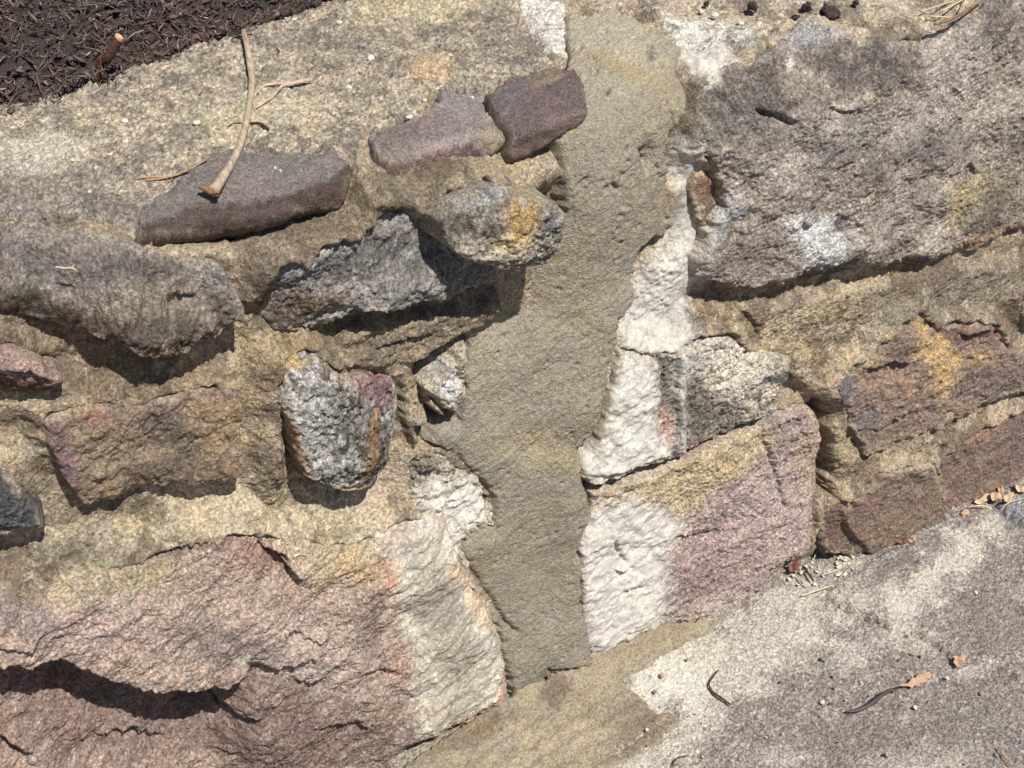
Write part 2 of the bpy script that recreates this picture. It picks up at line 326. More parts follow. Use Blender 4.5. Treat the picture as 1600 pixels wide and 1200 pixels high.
# ------------------------------------------------------------------ mortar core of the wall (face, edge and top in one sheet)
def spread(lo, hi, a, b, d):
    """dense spacing d between lo and hi, growing towards a and b"""
    c = list(np.arange(lo, hi, d)); s = d
    while c[-1] < b: s *= 1.18; c.append(c[-1]+s)
    s = d
    while c[0] > a: s *= 1.18; c.insert(0, c[0]-s)
    return np.array(c)
def mortar_bed():
    xs = spread(-.72, .82, -5, 5, .0016); ss = np.arange(-.06, LF+LA+.5, .0016); nx, ns = len(xs), len(ss)
    x, s = [a.ravel() for a in np.meshgrid(xs, ss)]; y, z, ny, nz_ = profile(s); Nn = np.stack([np.zeros_like(x), ny, nz_], 1); B = np.stack([x, y, z], 1)
    X, Y = project(B); X = X+6*fbm(x, s, 22, 3, 1)+3*fbm(x, s, 110, 3, 2); Y = Y+6*fbm(x, s, 22, 3, 3)+3*fbm(x, s, 110, 3, 4)
    ra = radians(14); u = x*cos(ra)+s*sin(ra); v = -x*sin(ra)+s*cos(ra)
    lay = sst(-30, 30, poly_sdf(X, Y, [(420,470),(780,430),(760,560),(640,600),(480,555)]))+sst(-30, 30, poly_sdf(X, Y, [(1060,460),(1640,380),(1640,520),(1440,500),(1290,600),(1170,550),(1070,540)]))*.6
    h = .007*fbm(x, s, 9, 3, 6)+(.0020*fbm(x, s, 42, 3, 7)+.0012*ridged(u, v, 75, 3, 8)*sst(-.1, .6, fbm(x, s, 12, 2, 18))+.0006*fbm(u*22, v*240, 1, 3, 19)+.0034*np.clip(fbm(x, s, 110, 3, 14)-.12, 0, 1))*(1-lay*.6)+.0021*fbm(x, s, 230, 3, 9, .7)
    h = h+lay*(.003*fbm(u*12, v*90, 1, 3, 11)+.0012*fbm(u*60, v*420, 1, 2, 12))
    h = relief(h, X, Y, [
      ('p', [(1065,470),(1160,470),(1250,450),(1640,385),(1640,640),(1480,700),(1370,740),(1290,790),(1286,640),(1200,560),(1070,540)], .019, 12),
      ('p', [(795,20),(835,-30),(900,-30),(890,100),(875,106),(860,95),(830,55)], .011, 16), ('p', [(1010,20),(1060,30),(1180,50),(1170,105),(1100,115),(1050,100)], .010, 16), ('p', [(955,500),(985,450),(1005,405),(1060,390),(1070,540),(960,545)], .008, 22),
      ('p', [(1040,205),(1085,200),(1130,350),(1090,445),(1000,420),(1050,370)], .004, 20),
      ('p', [(648,570),(672,540),(700,520),(732,500),(745,525),(722,548),(692,578),(676,610),(655,612)], -.06, 5),
      ('p', [(520,512),(560,498),(640,490),(720,472),(768,448),(776,462),(735,505),(690,528),(640,560),(560,552),(500,556)], .020, 9), ('l', [(560,528),(620,520),(690,500)], .008, 12), ('l', [(520,545),(580,540),(640,538)], .006, 10), ('p', [(640,655),(680,650),(730,640),(725,670),(690,690),(650,690)], -.02, 6),
      ('p', [(335,395),(425,395),(435,560),(440,640),(425,780),(388,780),(388,640),(380,520)], .013, 24), ('p', [(240,378),(450,355),(560,330),(640,285),(600,330),(480,400),(430,425),(340,410)], .013, 20), ('p', [(90,760),(130,800),(390,780),(600,790),(600,830),(380,825),(100,860)], .006, 20),
      ('p', [(1281,632),(1318,682),(1342,728),(1316,764),(1281,780)], .008, 5), ('l', [(1290,588),(1310,580),(1345,560),(1362,545)], .008, 10),
      ('c', [(1115,445),(1165,500),(1168,530)], 4, .008),
      ('b', 165, 335, 22, 20, 0, .012), ('l', [(148,330),(155,343),(170,346),(185,340)], .01, 8),
      ('l', [(98,895),(112,902),(135,892),(158,880)], .012, 9),
      ('b', 410, 620, 40, 90, 0, .010), ('b', 420, 700, 25, 60, 0, .012),
      ('p', [(625,590),(660,585),(668,640),(640,690),(625,650)], .018, 6),
      ('b', 850, 262, 20, 16, 0, .016), ('b', 800, 255, 40, 18, -10, .008),
      ('p', [(600,280),(760,235),(800,245),(700,285),(560,330)], .01, 12),
      ('p', [(200,362),(300,350),(440,335),(555,300),(560,335),(445,372),(300,385),(200,398)], -.012, 8), ('p', [(560,215),(600,250),(600,280),(630,310),(560,335),(548,300)], .012, 8),
      ('l', [(545,320),(560,326),(600,325),(632,318)], .015, 10),
    ])
    wob = .006*fbm(x, s, 35, 3, 15)+.002*fbm(x, s, 120, 2, 16)
    lw = np.clip(.5+fbm(x, s, 18, 2, 17), 0, 1.2)
    for lab, k in S:                                 # mortar pressed up against each stone, more above it than under it
        h0 = k['rim']+k.get('bulge', .01)*.4; q = np.array([unproject(a, b, h0) for a, b in k['poly']]); lo = q.min(0)-.05; hi = q.max(0)+.05; ft, fb = k.get('fl', (.85, .4))
        dp = k.get('dip', .003)
        i = np.nonzero((x > lo[0])&(x < hi[0])&(s > lo[1])&(s < hi[1]))[0]
        d = poly_sdf(x[i]+wob[i], s[i]+wob[i][::-1], q); cs = q[:, 1].mean(); hh = np.ptp(q[:, 1])*.5
        t = sst(-.5, .6, (s[i]-cs)/hh); f = fb+(ft-fb)*t; tgt = f*k['rim']*np.exp(-(np.maximum(-d, 0)/(.013+.012*lw[i]))**1.4)*np.exp(-(np.maximum(d-.002, 0)/.004)**2)
        h[i] -= dp*np.exp(-(np.maximum(-d, 0)/.011)**2)*(1-t); h[i] = np.where(d > .012, -.05, np.maximum(h[i], np.where(tgt > .0015, tgt+.5*h[i], h[i])))
    h = relief(h, X, Y, [
      ('c', [(1270,622),(1276,656),(1280,692),(1275,762),(1270,842),(1266,876)], 5, .06),
      ('c', [(908,766),(988,737),(1068,703),(1168,665),(1268,628)], 5, .035),])
    nzv = fbm(x, s, 60, 4, 21)+.7*fbm(x, s, 260, 3, 22, .7)
    col = np.repeat((lin((170,150,119))*K)[None], len(x), 0)
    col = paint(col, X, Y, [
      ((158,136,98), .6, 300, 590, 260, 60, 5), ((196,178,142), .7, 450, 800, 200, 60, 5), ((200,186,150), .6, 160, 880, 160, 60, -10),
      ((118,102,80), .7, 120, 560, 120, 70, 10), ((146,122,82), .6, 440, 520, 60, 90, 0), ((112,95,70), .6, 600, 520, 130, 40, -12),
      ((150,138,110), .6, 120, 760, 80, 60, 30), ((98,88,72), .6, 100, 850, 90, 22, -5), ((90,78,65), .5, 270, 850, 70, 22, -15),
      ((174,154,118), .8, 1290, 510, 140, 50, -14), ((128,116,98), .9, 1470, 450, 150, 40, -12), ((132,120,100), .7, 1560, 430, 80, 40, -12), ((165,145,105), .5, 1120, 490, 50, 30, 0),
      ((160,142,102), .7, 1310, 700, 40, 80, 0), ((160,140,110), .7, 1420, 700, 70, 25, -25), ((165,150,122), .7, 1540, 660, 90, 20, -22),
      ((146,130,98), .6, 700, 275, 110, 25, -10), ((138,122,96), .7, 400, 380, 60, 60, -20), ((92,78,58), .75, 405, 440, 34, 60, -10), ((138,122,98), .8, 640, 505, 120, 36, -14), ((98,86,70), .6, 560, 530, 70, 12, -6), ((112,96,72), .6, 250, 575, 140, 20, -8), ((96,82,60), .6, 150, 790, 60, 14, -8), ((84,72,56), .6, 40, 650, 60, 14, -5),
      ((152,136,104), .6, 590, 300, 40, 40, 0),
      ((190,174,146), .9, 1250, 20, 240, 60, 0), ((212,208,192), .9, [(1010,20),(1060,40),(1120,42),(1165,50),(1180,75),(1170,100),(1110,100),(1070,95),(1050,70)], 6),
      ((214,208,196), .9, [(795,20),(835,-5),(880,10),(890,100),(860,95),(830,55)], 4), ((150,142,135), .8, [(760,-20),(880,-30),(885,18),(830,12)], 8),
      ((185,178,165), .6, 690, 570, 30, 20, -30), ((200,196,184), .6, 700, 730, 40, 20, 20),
      ((35,30,24), .9, 690, 552, 36, 22, -38), ((70,60,45), .6, 660, 735, 30, 40, 0),  # near-black blob paints the shade inside the open gap
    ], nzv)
    for c, f, th, sr in (((104,88,68), 13, .2, .7), ((100,88,68), 40, .3, .5), ((196,182,148), 55, .4, .4), ((85,76,62), 120, .5, .45)):
        g = fbm(x, s, f, 5, 31+f, .65); mm = (sst(th-.15, th+.15, g)*sr)[:, None]; col = col*(1-mm)+lin(c)*K*mm
    col, al = smear(col, X, Y, fbm(x, s, 60, 4, 21), fbm(x, s, 260, 3, 22, .7)); h = h+.0012*(1-al); col = np.column_stack([col, al])
    V = B+Nn*h[:, None]
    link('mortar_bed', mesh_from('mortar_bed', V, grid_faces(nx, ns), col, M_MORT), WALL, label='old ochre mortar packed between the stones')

CREAM = (208,192,150); DARK = (72,66,60)
lich = [((112,102,92), 11, .15, .3, .45), ((196,178,144), 30, .05, .4, .6), ((204,194,166), 90, .3, .25, .5), ((96,88,78), 130, .2, .3, .75), ((88,82,78), 22, .45, .25, .6)]
wall_part('capping', dict(poly=[(-90,190),(0,167),(33,163),(67,153),(110,143),(117,130),(133,123),(167,122),(207,107),(253,87),(320,63),(370,50),(433,23),(480,10),(560,-25),(810,-50),(815,0),(805,27),(833,57),(867,93),(875,104),(840,108),(800,120),(755,146),(680,148),(650,185),(600,200),(565,218),(560,250),(545,275),(500,300),(240,330),(222,350),(215,372),(240,390),(180,366),(100,350),(0,338),(-90,330)],
  rim=.012, dirt=0, bulge=.008, rw=.02, seed=3, col=(148,133,113), mat=M_CAP, amp=(.005,.0026,.0018), mot=lich, deep=.05, smear=False, gr=.3,
  rel=[('b',165,338,20,16,0,.01),('b',700,110,60,30,0,.004),('b',300,150,60,25,-15,.004)],
  pt=[((196,188,165),.8,60,250,75,28,-12),((118,110,104),.75,60,325,190,50,6),((102,96,90),.5,330,205,60,14,-8),((100,95,90),.6,225,250,20,24,0),((95,88,80),.5,560,70,60,20,-12),((108,100,92),.5,800,55,50,30,20),((196,155,95),.75,672,115,32,17,0),
      ((112,104,94),.6,800,95,70,18,-8),((200,184,138),.5,660,20,120,22,-8),((120,110,100),.5,480,62,60,12,-10),((208,194,152),.5,420,180,110,30,-12)]), 'weathered grey capping mottled with cream lichen')
S = []
def stone(label, **k): S.append((label, k))
stone('flat grey slab with dark broken front edge', seed=11, mat=M_PURP, col=(110,101,95), rim=.026, fl=(.5,0), dip=.018, chip=.007, dirt=.35, bulge=.003, rw=.006, amp=(.0015,.0020,.0009), edge=.002, warp=8, back=-.03,
  poly=[(216,345),(222,320),(275,285),(330,241),(367,230),(400,233),(517,233),(543,253),(549,262),(547,305),(543,323),(467,337),(443,353),(363,358),(303,367),(267,363),(240,367),(213,382),(209,372)],
  rel=[('l',[(222,352),(267,343),(280,332),(300,318),(367,313)],.007,10),('l',[(405,318),(437,316),(470,302)],.006,9),('b',330,338,30,10,-8,.004),('v',[(205,356),(218,351),(267,341),(277,331),(300,316),(367,311),(437,313),(477,294),(513,284),(543,257),(560,250)],.014,44),('b',520,330,30,18,-20,-.004),('b',380,340,30,8,-5,.004),('b',440,335,22,8,-10,.004)],
  pt=[((120,110,102),.5,420,275,110,30,-8),((80,62,55),.9,[(205,356),(267,343),(300,318),(440,315),(480,296),(545,258),(552,330),(443,358),(300,372),(205,390)],3),((58,42,38),.7,470,345,40,14,-10),((88,66,57),.6,520,300,30,14,-35)],  # dark red front face, with its shade and cast shadow painted in
  mot=[((122,112,105),60,.3,.3,.35)])
stone('low purple-brown slab with pale top', seed=12, mat=M_PURP, col=(122,108,101), rim=.020, fl=(.6,0), dip=.014, chip=.006, dirt=.4, bulge=.001, rw=.004, amp=(.002,.0026,.0012), warp=8, back=-.03,
  poly=[(568,217),(587,203),(633,188),(677,162),(685,143),(753,144),(777,180),(797,213),(787,232),(743,248),(700,264),(627,281),(605,271),(600,247),(582,238)],
  rel=[('v',[(596,256),(606,262),(650,248),(687,235),(733,221),(752,213),(800,216)],.012,34)],
  pt=[((150,134,128),.7,710,222,50,12,-18),((138,130,126),.7,720,165,45,22,0),((100,76,66),.85,[(603,262),(650,250),(690,236),(740,222),(748,246),(700,262),(627,280),(606,272)],4),((100,82,84),.5,620,220,40,18,-18),((150,138,104),.6,770,215,24,20,0)],  # first mark is a highlight painted along the lip
  mot=[((138,126,118),90,.4,.3,.4)])
stone('purple slab overhanging the fresh mortar', seed=13, mat=M_PURP, col=(98,82,78), fl=(.6,0), dip=.016, chip=.007, dirt=.35, rim=.034, bulge=.001, rw=.004, amp=(.002,.0022,.001), warp=8, back=-.03,
  poly=[(755,145),(813,114),(843,107),(897,102),(909,122),(921,158),(922,183),(910,199),(877,216),(850,232),(815,250),(802,228),(797,208),(777,180)],
  rel=[('v',[(790,210),(837,207),(877,193),(900,180),(928,178)],.027,48),('c',[(777,178),(790,200),(800,225)],4,.006)],
  pt=[((128,108,82),.7,845,125,30,9,-14),((96,92,94),.7,800,150,30,22,-20),((100,82,78),.6,850,175,60,20,-15),((132,104,98),.5,885,185,30,8,-15),((108,78,72),.6,825,232,24,14,-30)], st=(.5,2.0), ang=10,
  mot=[((112,95,90),80,.35,.3,.4)])
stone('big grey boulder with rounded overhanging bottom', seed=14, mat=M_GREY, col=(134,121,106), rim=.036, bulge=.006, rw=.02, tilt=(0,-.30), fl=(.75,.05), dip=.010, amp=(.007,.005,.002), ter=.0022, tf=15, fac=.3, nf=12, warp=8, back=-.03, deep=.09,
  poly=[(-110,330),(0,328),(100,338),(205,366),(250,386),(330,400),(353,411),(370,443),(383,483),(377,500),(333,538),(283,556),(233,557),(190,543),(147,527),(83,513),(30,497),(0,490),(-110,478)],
  rel=[('v',[(-120,445),(0,452),(50,474),(133,490),(187,515),(233,528),(300,515),(367,505),(400,490)],.022,60),('b',60,395,150,45,5,.012),('b',250,436,60,14,12,-.004),('b',280,475,26,16,0,-.012),('b',180,455,60,18,15,.008),('l',[(255,448),(290,462),(318,470)],.006,14),('b',110,430,90,24,8,-.006)],
  pt=[((160,146,122),.7,[(-110,325),(0,325),(205,360),(330,395),(300,405),(200,385),(60,362),(-110,360)],12),((140,129,118),.6,90,375,150,34,6),((88,84,82),.6,110,420,130,26,8),((74,70,70),.5,230,420,60,20,0),((136,119,94),.6,230,480,70,26,12),((72,64,56),.7,250,505,70,16,-8),((70,60,50),.6,345,480,24,26,20),((132,104,70),.6,120,505,110,18,12),((56,46,36),.8,40,478,110,26,14),((70,56,42),.7,180,520,90,18,20),((76,62,46),.8,290,535,100,22,-15),((146,138,130),.5,330,430,40,26,30),((128,98,62),.5,250,545,50,10,0)],  # brown-stained underside, its shade also painted into the colour below the lip
  mot=[((150,142,134),110,.2,.3,.5),((66,62,58),90,.35,.3,.6)])
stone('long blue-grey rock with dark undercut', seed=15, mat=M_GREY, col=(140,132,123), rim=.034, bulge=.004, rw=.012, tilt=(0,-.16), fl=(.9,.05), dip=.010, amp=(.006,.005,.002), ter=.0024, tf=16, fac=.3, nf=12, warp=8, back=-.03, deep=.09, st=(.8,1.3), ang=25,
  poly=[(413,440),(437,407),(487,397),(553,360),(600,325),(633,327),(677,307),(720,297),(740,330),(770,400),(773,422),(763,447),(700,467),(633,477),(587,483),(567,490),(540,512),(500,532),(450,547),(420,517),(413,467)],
  rel=[('v',[(400,438),(467,441),(510,458),(540,472),(587,482),(700,470)],.018,55),('b',560,420,90,26,-20,-.008),('b',620,440,60,20,-20,.008),('l',[(520,398),(560,388),(620,376)],.003,20),('b',480,415,50,18,-20,.006),('b',680,430,50,20,-15,.006)],
  pt=[((150,150,155),.7,480,415,50,14,-25),((150,150,152),.6,660,330,60,20,-20),((80,76,74),.7,560,410,110,22,-22),((90,86,84),.6,650,400,60,24,-20),((140,134,128),.6,690,445,60,16,-15),((104,80,50),.8,480,490,60,26,-25),((122,98,66),.5,520,485,30,10,-25),((58,48,38),.6,450,520,40,20,-10)],  # brown underside below the lip has its shade painted in
  mot=[((164,160,158),100,.2,.25,.6),((68,64,61),70,.4,.25,.5)])
stone('rounded rock with mustard yellow streaks', seed=16, mat=M_GREY, col=(140,130,114), rim=.078, bulge=.008, rw=.015, fl=(.4,.0), dip=.01, amp=(.005,.005,.0024), warp=7, back=-.03, deep=.09, fac=.12,
  poly=[(687,340),(720,303),(768,280),(800,292),(833,305),(870,318),(888,335),(889,368),(886,400),(860,424),(782,432),(735,414),(700,390)],
  rel=[('v',[(690,395),(740,408),(800,408),(850,392),(885,372)],.012,40),('b',740,370,40,20,20,-.008)],
  pt=[((186,148,72),.85,812,345,26,42,15),((206,178,110),.7,800,380,30,14,-10),((108,108,116),.6,858,345,20,22,0),((152,152,158),.7,745,300,40,14,-15),((92,86,80),.6,715,355,26,30,0),((190,180,150),.5,770,395,60,12,-8)],
  mot=[((186,178,158),110,.2,.25,.5),((60,56,54),80,.35,.2,.8)])
stone('pitted hexagonal rock with a plum facet', seed=17, mat=M_GREY, col=(146,140,130), rim=.034, bulge=.008, rw=.012, tilt=(0,-.14), fl=(.8,.0), dip=.010, amp=(.004,.004,.002), pit=.004, pf=150, warp=5, back=-.03, deep=.09,
  poly=[(436,600),(440,580),(450,567),(483,553),(503,563),(520,580),(553,593),(616,587),(640,612),(640,655),(624,705),(598,757),(573,770),(533,772),(503,755),(470,740),(457,700),(434,630)],
  rel=[('r',[(555,585),(640,585),(640,760),(570,780),(575,700),(552,640),(520,580)],-.030,(560,650),(632,640)),('r',[(440,700),(600,720),(600,790),(440,770)],-.02,(520,730),(530,785)),('b',490,640,50,70,0,.004)],
  pt=[((176,172,166),.55,480,640,46,50,10),((62,56,50),.6,545,650,34,40,-20),((58,44,32),.85,585,715,26,50,15),((142,98,42),.7,580,690,12,50,20),((128,92,90),.95,[(545,594),(610,587),(630,612),(628,650),(600,650),(570,620)],5),((110,84,90),.8,[(495,555),(520,570),(545,595),(520,590),(495,572)],4),((196,160,84),.8,460,570,24,8,-10),((166,118,48),.7,[(434,640),(448,640),(480,740),(468,742)],5),((172,130,58),.6,540,762,40,8,0),((90,80,80),.6,605,720,14,40,15)],
  mot=[((196,192,184),140,.15,.2,.65),((48,44,42),110,.2,.2,.75),((150,110,56),60,.5,.2,.5)])
stone('small rounded pinkish stone', seed=18, mat=M_PINK, col=(150,122,110), rim=.03, bulge=.012, rw=.02, fl=(.7,.1), amp=(.005,.003,.0013), warp=6, deep=.09, fac=.3,
  poly=[(-100,540),(0,543),(20,547),(50,560),(102,587),(98,617),(83,624),(0,630),(-100,632)], rel=[('v',[(-110,572),(0,574),(33,577),(93,593),(115,600)],.020,50),('l',[(0,575),(40,578),(90,592)],.006,12)],
  pt=[((170,140,128),.6,30,560,50,12,18),((92,58,46),.8,40,610,80,18,4)], mot=[((96,70,62),100,.3,.25,.5)])  # lit top and shaded lower part are painted into the colour
stone('tan block with dark centre and plum left edge', seed=19, mat=M_BROWN, col=(138,118,92), rim=.022, bulge=.005, rw=.012, fl=(1.0,.35), amp=(.006,.004,.0012), warp=6, ter=.0015, tf=24, deep=.08,
  poly=[(63,657),(80,647),(117,634),(180,627),(227,630),(287,607),(333,606),(370,613),(385,640),(378,673),(377,740),(353,757),(283,761),(200,774),(133,797),(123,783),(100,747),(77,700)],
  rel=[('b',240,690,50,40,25,-.006),('v',[(120,760),(200,748),(290,742),(390,735)],.012,40),('b',190,660,60,20,-5,.004),('b',155,735,14,10,0,.006)],
  pt=[((88,76,68),.75,270,680,50,28,35),((84,68,56),.6,245,735,70,22,-8),((120,90,96),.8,[(63,657),(95,645),(110,700),(120,760),(95,740),(75,700)],10),((130,88,76),.8,145,645,32,14,-18),((128,100,98),.6,[(230,630),(290,606),(372,612),(375,626),(300,622),(240,642)],6),((150,118,76),.5,340,660,40,40,0),((150,122,78),.6,200,765,90,8,-8),((110,82,50),.5,355,735,30,20,0)],
  mot=[((160,138,104),50,.35,.3,.4),((84,72,58),80,.4,.25,.5)])
stone('small dark stone half buried in mortar', seed=20, mat=M_GREY, col=(76,74,76), rim=.022, bulge=.012, rw=.02, amp=(.005,.004,.0016), warp=6, deep=.07,
  poly=[(-80,735),(0,735),(25,745),(42,775),(75,805),(79,825),(30,831),(0,838),(-80,845)], pt=[((150,150,154),.7,55,822,30,8,0)], mot=[((120,118,118),90,.3,.25,.6)])
stone('huge pink boulder with broken ledges', seed=21, mat=M_PINK, col=(172,148,128), rim=.028, bulge=.010, rw=.03, fl=(1.1,.5), amp=(.008,.0034,.0016), fac=.16, nf=7, warp=8, deep=.1, ter=.0024, tf=11, ang=20, st=(.8,1.2),
  poly=[(-120,920),(0,918),(50,943),(83,912),(160,889),(217,880),(267,852),(333,834),(367,830),(420,835),(500,850),(560,850),(590,832),(640,812),(700,816),(712,850),(735,905),(765,957),(771,987),(789,1027),(797,1067),(794,1100),(774,1127),(700,1150),(655,1170),(620,1192),(590,1230),(480,1300),(-120,1300)],
  rel=[('l',[(-100,1022),(0,1020),(40,1022),(62,1006),(92,1014),(112,1023),(140,1030),(180,1050),(215,1054),(262,1052),(330,1062),(365,1056),(377,1040),(396,1034)],.068,170,2.2),('b',120,1100,60,30,10,-.012),('b',300,1085,70,24,0,-.010),('b',215,1090,30,40,0,.008),('l',[(285,1100),(330,1114),(380,1118),(412,1102)],.022,30),('l',[(-100,988),(0,988),(30,986),(58,991)],.007,12),
       ('l',[(395,842),(415,852),(440,868),(478,900)],.02,16),('l',[(0,1165),(40,1180),(60,1200)],.02,30),('b',540,1020,80,20,15,.006),('l',[(440,1046),(470,1060),(520,1060)],.007,16),
       ('b',200,960,140,50,5,.006),('b',150,1160,110,24,5,.014),('b',420,1150,60,40,20,.012),('b',560,1110,70,40,-20,.010),('b',40,1110,50,30,0,.012),('l',[(480,1125),(530,1120),(590,1128)],.010,20),('l',[(150,1180),(220,1172),(290,1185)],.010,18),('l',[(420,970),(480,985),(530,985)],.006,12),('l',[(560,1030),(620,1040)],.006,14),('b',690,1000,50,80,0,.004),('l',[(330,835),(355,828),(395,842)],.008,10),('l',[(210,875),(240,862),(290,852),(325,850)],.01,14)],
  pt=[((124,98,88),.75,220,1150,300,70,4),((110,90,78),.6,500,1150,160,60,-5),((112,88,80),.5,420,1080,90,40,10),((178,150,136),.6,160,960,120,40,10),((184,162,148),.6,480,1010,80,50,30),((190,170,132),.9,[(400,835),(500,845),(590,835),(600,870),(560,900),(520,915),(470,895),(430,860)],14),((190,156,104),.6,560,880,50,24,10),((148,108,92),.7,390,860,50,20,15),
      ((104,96,78),.6,230,890,60,14,-15),((62,56,50),.7,280,855,60,12,-12),((120,108,104),.6,20,945,50,24,10),((116,104,100),.6,340,990,80,26,15),((172,162,142),.8,378,1018,24,16,0),((160,152,140),.7,190,935,12,10,0),((96,82,72),.5,575,960,16,50,5),((186,130,96),.7,610,890,14,26,0),((170,120,92),.5,620,1030,18,30,0),((176,160,122),.6,170,905,110,14,-12),
      ((184,170,142),.85,[(610,870),(700,850),(750,940),(785,1040),(790,1100),(700,1145),(655,1160),(640,1000)],10)],
  pt2=[((122,112,100),.6,685,930,40,60,10),((134,122,106),.55,720,1030,40,50,0),((204,164,124),.6,715,895,26,16,30),((206,160,116),.6,748,945,16,34,-20),((188,130,80),.8,790,1095,12,26,10),((176,128,88),.6,760,1125,30,12,-25),((150,134,112),.5,690,1110,40,24,0)], mot=[((190,166,150),80,.3,.3,.4),((104,84,74),60,.35,.3,.5)])
stone('white-smeared rubble lump beside the fresh mortar', seed=22, mat=M_PINK, col=(168,156,130), rim=.010, bulge=.004, rw=.012, fl=(1.1,1.0), amp=(.006,.006,.003), warp=12, deep=.06,
  poly=[(640,720),(665,705),(700,712),(738,738),(772,785),(768,818),(735,836),(700,845),(650,830),(632,780)],
  rel=[('b',660,740,30,16,30,-.01)],pt=[((74,64,50),.7,660,735,30,24,20),((176,140,96),.5,680,770,20,24,0)], mot=[((120,104,80),90,.4,.2,.5)])
stone('crumbling pale mortar lump in an open gap', seed=23, mat=M_MORT, col=(178,168,140), rim=.010, bulge=.012, fl=(0,0), dip=.02, rw=.014, amp=(.006,.006,.0025), warp=6, deep=.05, smear=False,
  poly=[(660,606),(685,580),(700,565),(715,545),(733,535),(728,560),(732,590),(724,625),(712,645),(690,655),(675,640),(668,625)],
  rel=[('c',[(708,560),(712,590)],5,.01),('c',[(668,620),(690,640),(700,650)],4,.012)],pt=[((206,204,198),.9,694,592,20,24,30),((50,42,36),.8,678,645,18,10,20)])
_q = np.random.default_rng(19)
pits = [('b', _q.uniform(895,1060), _q.uniform(60,430), _q.uniform(2.2,5.5), _q.uniform(2,4), _q.uniform(-60,20), -_q.uniform(.0015,.0045)) for _ in range(34)]+[('b', _q.uniform(740,960), _q.uniform(430,1030), _q.uniform(2,4), _q.uniform(2,3), 0, -_q.uniform(.002,.004)) for _ in range(14)]+[('b', _q.uniform(890,1050), _q.uniform(60,420), 4, 3.5, 0, _q.uniform(.001,.003)) for _ in range(14)]
fresh_poly=[(878,6),(910,24),(933,20),(950,12),(987,20),(1013,37),(1040,53),(1067,70),(1063,93),(1057,104),(1067,120),(1077,143),(1083,167),(1073,182),(1050,207),(1043,233),(1047,267),(1048,300),(1055,353),(1043,373),(1013,385),(1000,410),(990,433),(992,467),(962,497),(963,523),(953,557),(947,593),(935,607),(934,633),(927,667),(902,700),(910,748),(920,767),(925,797),(908,840),(906,900),(915,967),(926,1030),(910,1040),(867,1055),(800,1092),(793,1060),(788,1027),(773,987),(765,957),(735,907),(708,868),(735,840),(768,822),(774,788),(758,757),(727,725),(698,708),(672,690),(690,668),(717,660),(727,607),(733,543),(727,517),(753,490),(763,463),(776,420),(800,380),(860,370),(880,330),(875,240),(850,190),(870,140),(886,96)]
wall_part('mortar_repair', dict(poly=fresh_poly, rim=.013, bulge=.006, rw=.03, seed=31, col=(149,140,119), mat=M_FRESH, dirt=0, amp=(.004,.0005,.0006), lay=.00055, lang=28, pit=.0022, pf=120, pth=.9, warp=6, deep=.03, edge=.005, smear=False, gr=.07, back=-.01,
  rel=[('p',[(985,440),(1000,520),(975,600),(960,680),(960,1060),(870,1060),(880,900),(860,760),(870,640),(900,540)],.009,30),('b',900,635,90,40,-12,.006),('b',885,692,90,28,-10,-.005),('b',1010,240,14,18,0,-.01),('c',[(1000,235),(1008,250)],5,.008),('b',800,640,60,60,0,-.006),('b',930,300,60,110,0,.006),('b',860,880,60,90,0,-.005),('b',800,455,90,100,0,-.024),
       ('c',[(720,865),(745,900),(775,950),(800,985)],5,.006),('c',[(855,1048),(880,1040),(905,1036)],3,.006),('c',[(1043,165),(1050,195)],2.5,.004),('c',[(948,142),(946,148)],4,.006),('c',[(1000,150),(1001,152)],4,.005),('c',[(915,112),(921,120)],3,.004),('c',[(905,82),(906,83)],3,.006),('c',[(1010,88),(1014,90)],5,.005),('c',[(975,235),(978,230)],3,.004),('c',[(912,275),(911,276)],4,.005),('c',[(952,285),(960,292)],3,.005),('c',[(965,270),(963,272)],4,.004),
       ('c',[(905,95),(922,98),(919,97)],2,.003),('b',850,1020,60,40,-20,.006)]+pits,
  pt=[((182,168,136),.7,960,60,90,70,0),((160,138,98),.6,960,110,60,14,18),((158,138,100),.5,1040,160,30,50,0),((150,138,110),.6,950,600,60,60,0),((150,135,106),.6,740,900,40,70,30),((168,150,112),.6,840,700,80,30,10),((150,137,113),.6,850,860,70,90,0),((150,134,104),.6,1040,320,14,60,0),((155,140,108),.5,880,450,60,80,0),((96,78,62),.6,870,1050,40,10,-15),((172,158,124),.5,770,540,30,60,20)],  # first mark paints the sunlit brightness of the upper end into the colour
  mot=[((150,134,102),26,.35,.35,.4),((120,106,78),200,.7,.15,.5)]), 'smooth fresh beige-grey mortar filling the tall crack')
